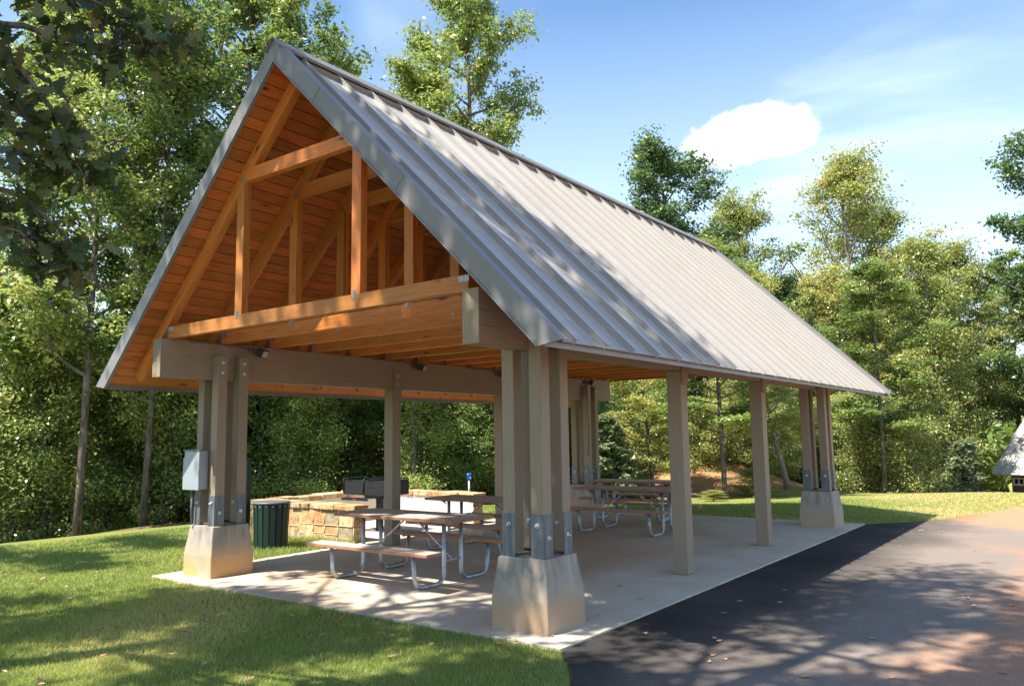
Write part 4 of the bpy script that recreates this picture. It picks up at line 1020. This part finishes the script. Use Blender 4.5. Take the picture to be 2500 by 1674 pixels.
# the low branch of the nearest oak that hangs into the top left of the view
off = np.array(A_.location)
br = random.Random(5); bm = MB(); lc = []
def P3(px, py, D): return place(px, D, py)
root = np.array((-.9, -5.3, 4.6))
tips = [[(-150, 20, 4.4), (60, 70, 4.6), (230, 115, 4.8), (345, 105, 4.9), (440, 95, 5.0)],
        [(-150, 20, 4.4), (40, 150, 4.5), (120, 260, 4.5), (160, 370, 4.6), (215, 440, 4.7)],
        [(-200, 330, 4.5), (20, 360, 4.6), (120, 410, 4.7), (200, 395, 4.8)],
        [(-180, 230, 4.3), (0, 240, 4.4), (90, 300, 4.5), (100, 330, 4.5)],
        [(-200, 480, 4.6), (30, 560, 4.7), (90, 610, 4.8), (105, 690, 4.8)],
        [(-100, -120, 4.4), (80, -30, 4.6), (260, 10, 4.8), (330, 50, 4.8)],
        [(-180, 400, 4.6), (60, 480, 4.7), (170, 590, 4.8), (190, 640, 4.8)]]
for tp_ in tips:
    pts = [root]+[P3(*q) for q in tp_]
    sm = []
    for a, b in zip(pts[:-1], pts[1:]):
        for k in range(4): sm.append(a+(b-a)*k/4+np.array([br.gauss(0, .008) for _ in range(3)]))
    sm.append(pts[-1]); nn_ = len(sm)
    bm.tube([p-off for p in sm], [.028*(1-.88*i/(nn_-1)) for i in range(nn_)], 6)
    for k in range(5, nn_, 1):
        for _ in range(2):
            d = np.array([br.uniform(-1, 1), br.uniform(-1, 1), br.uniform(-1, .5)]); l = br.uniform(.10, .30)
            tw = path(sm[k], d, l, 3, .3, -.02, br); bm.tube([p-off for p in tw], .0022, 4)
            for q in tw[1:]:
                for _ in range(br.choice((1, 1, 2))): lc.append(q-off+np.array([br.gauss(0, .03) for _ in range(3)]))
bo_ = bm.build('hanging_branch', M_BARK, A_, loc=(0, 0, 0)); lc = np.array(lc)
leaves_mesh('branch_leaves', lc, .095+.06*RG.random(len(lc)), RG.random(len(lc)), LF_N, A_, shape='oak', up=.1)

# ------------------------------------------------------------------ grass and fallen leaves
def lawn_ok(x, y, m=0.0):
    ok = inside_poly(x, y, CREST)
    ok &= ~((x > SX0-m) & (x < SX1+m) & (y > SY0-m) & (y < SY1+m))
    ok &= ~inside_poly(x, y, np.array(asph_o)); ok &= ~((x > -6.02) & (x < -3.0) & (y > 2.91) & (y < 6.30))
    ok &= ~((x > -3.52) & (x < -3.0) & (y > 3.1) & (y < 7.6))
    return ok
def grass():
    n = 1500000; px = RG.uniform(-150, 2650, n); D = np.exp(RG.uniform(math.log(3.2), math.log(27), n))
    x = CP[0]+D*(_f[0]+R_[0]*(px-1250)/FPX); y = CP[1]+D*(_f[1]+R_[1]*(px-1250)/FPX)
    k = lawn_ok(x, y, -.012); x, y, D = x[k], y[k], D[k]
    keep = RG.random(len(x)) < .62; x, y, D = x[keep], y[keep], D[keep]; n = len(x)
    patch = .5+.5*np.sin(x*2.1+np.sin(y*1.7)*1.3)*np.sin(y*2.6+np.sin(x*1.3)*1.7)
    h = (.022+.030*RG.random(n))*(.75+.5*patch)
    edge = np.minimum(np.abs(x-SX0)+(y < SY0)*9+(y > SY1)*9, np.abs(y-2.92)+((x < -6) | (x > -3))*9)
    h += np.where(edge < .25, .045*RG.random(n)*(1-np.clip(edge/.25, 0, 1)), 0)
    tuft = (x > -4.3) & (x < -3.1) & (y > .6) & (y < 2.95); h = np.where(tuft, h*1.7+.02, h)
    w = .0022*np.maximum(1, D/4.2); a = RG.uniform(0, 2*math.pi, n); ln = RG.uniform(.1, .9, n)*h; la = RG.uniform(0, 2*math.pi, n)
    z = gz(x, y)-.004; V = np.empty((n, 3, 3)); ca, sa = np.cos(a)*w, np.sin(a)*w
    V[:, 0] = np.stack([x-ca, y-sa, z], -1); V[:, 1] = np.stack([x+ca, y+sa, z], -1)
    V[:, 2] = np.stack([x+np.cos(la)*ln, y+np.sin(la)*ln, z+h], -1)
    me = bpy.data.meshes.new('grass'); me.vertices.add(n*3); me.vertices.foreach_set('co', V.astype(np.float32).ravel())
    me.loops.add(n*3); me.loops.foreach_set('vertex_index', np.arange(n*3, dtype=np.int32))
    me.polygons.add(n); me.polygons.foreach_set('loop_start', (np.arange(n)*3).astype(np.int32)); me.polygons.foreach_set('loop_total', np.full(n, 3, np.int32))
    dryp = np.clip((np.sin(x*.9+1.3*np.sin(y*.6))*np.sin(y*.8+x*.3)-.35)*1.2, 0, .5)
    far = np.clip((y+1.5*x-16)/7, 0, .6)
    t = me.attributes.new('tint', 'FLOAT', 'POINT'); t.data.foreach_set('value', np.repeat(np.clip(RG.random(n)*.62+dryp+far+(RG.random(n) < .05)*.5, 0, 1), 3).astype(np.float32))
    me.materials.append(M_GRASS); me.update(calc_edges=True)
    o = bpy.data.objects.new('grass', me); S.collection.objects.link(o); tag(o, 'short mown grass blades of the lawn', 'grass', None, 'stuff')
grass()
def leaf_proto(seed):
    r = random.Random(seed); half = [(0, .012), (.14, .10), (.22, .28), (.32, .12), (.42, .36), (.54, .15), (.66, .30), (.78, .10), (.9, .13)]
    L_ = 1.0; me = bpy.data.meshes.new('fallen_leaf'); V = []; F = []
    c1, c2, tw = r.uniform(.5, 1.4), r.uniform(.3, 1.2), r.uniform(-.5, .5)
    for x, y in half+[(1.03, .01)]:
        for s_ in (-1, 0, 1):
            yy = s_*y*r.uniform(.8, 1.15); V.append((x-.5, yy, c1*yy*yy*1.6+c2*(x-.5)**2*.5+tw*yy*(x-.5)+.02))
    for i in range(len(half)):
        for j in (0, 1): a = i*3+j; F.append((a, a+3, a+4, a+1))
    V.append((-.85, .0, .04)); V.append((-.85, .02, .04)); F.append((1, len(V)-2, len(V)-1))
    me.from_pydata(V, [], F); me.materials.append(LF_DEAD); me.polygons.foreach_set('use_smooth', [False]*len(F)); return me
LPS = [leaf_proto(k) for k in range(6)]
def scatter(n, region, z, label, group, smin=.045, smax=.085, D0=3.4, D1=16):
    c = 0; tries = 0
    while c < n and tries < 20000:
        tries += 1; px = rnd.uniform(-20, 2520); D = math.exp(rnd.uniform(math.log(D0), math.log(D1)))
        x = CP[0]+D*(_f[0]+R_[0]*(px-1250)/FPX); y = CP[1]+D*(_f[1]+R_[1]*(px-1250)/FPX)
        if not region(x, y): continue
        o = bpy.data.objects.new('fallen_leaf', rnd.choice(LPS)); S.collection.objects.link(o); sc = rnd.uniform(smin, smax)
        zz_ = float(gz(x, y))+.035 if z is None else z
        o.location = (x, y, zz_+.002); o.scale = (sc, sc, sc); o.rotation_euler = (rnd.uniform(-.3, .3), rnd.uniform(-.3, .3), rnd.uniform(0, 6.28)) if z is None else (0, 0, rnd.uniform(0, 6.28))
        tag(o, label, 'leaf', group); c += 1
scatter(120, lambda x, y: bool(lawn_ok(np.array([x]), np.array([y]), .05)[0]) and x < 3.2, None, 'curled brown oak leaf lying on the mown lawn', 'fallen leaves on the lawn')
scatter(24, lambda x, y: SX0+.1 < x < SX1-.1 and SY0+.1 < y < SY1-.1, 0, 'small dry leaf lying on the concrete patio slab', 'fallen leaves on the patio', .045, .08)
scatter(55, lambda x, y: bool(inside_poly(np.array([x]), np.array([y]), np.array(asph_o))[0]) and x > 3.2, -.014, 'dry tan oak leaf lying on the dark driveway', 'fallen leaves on the driveway')
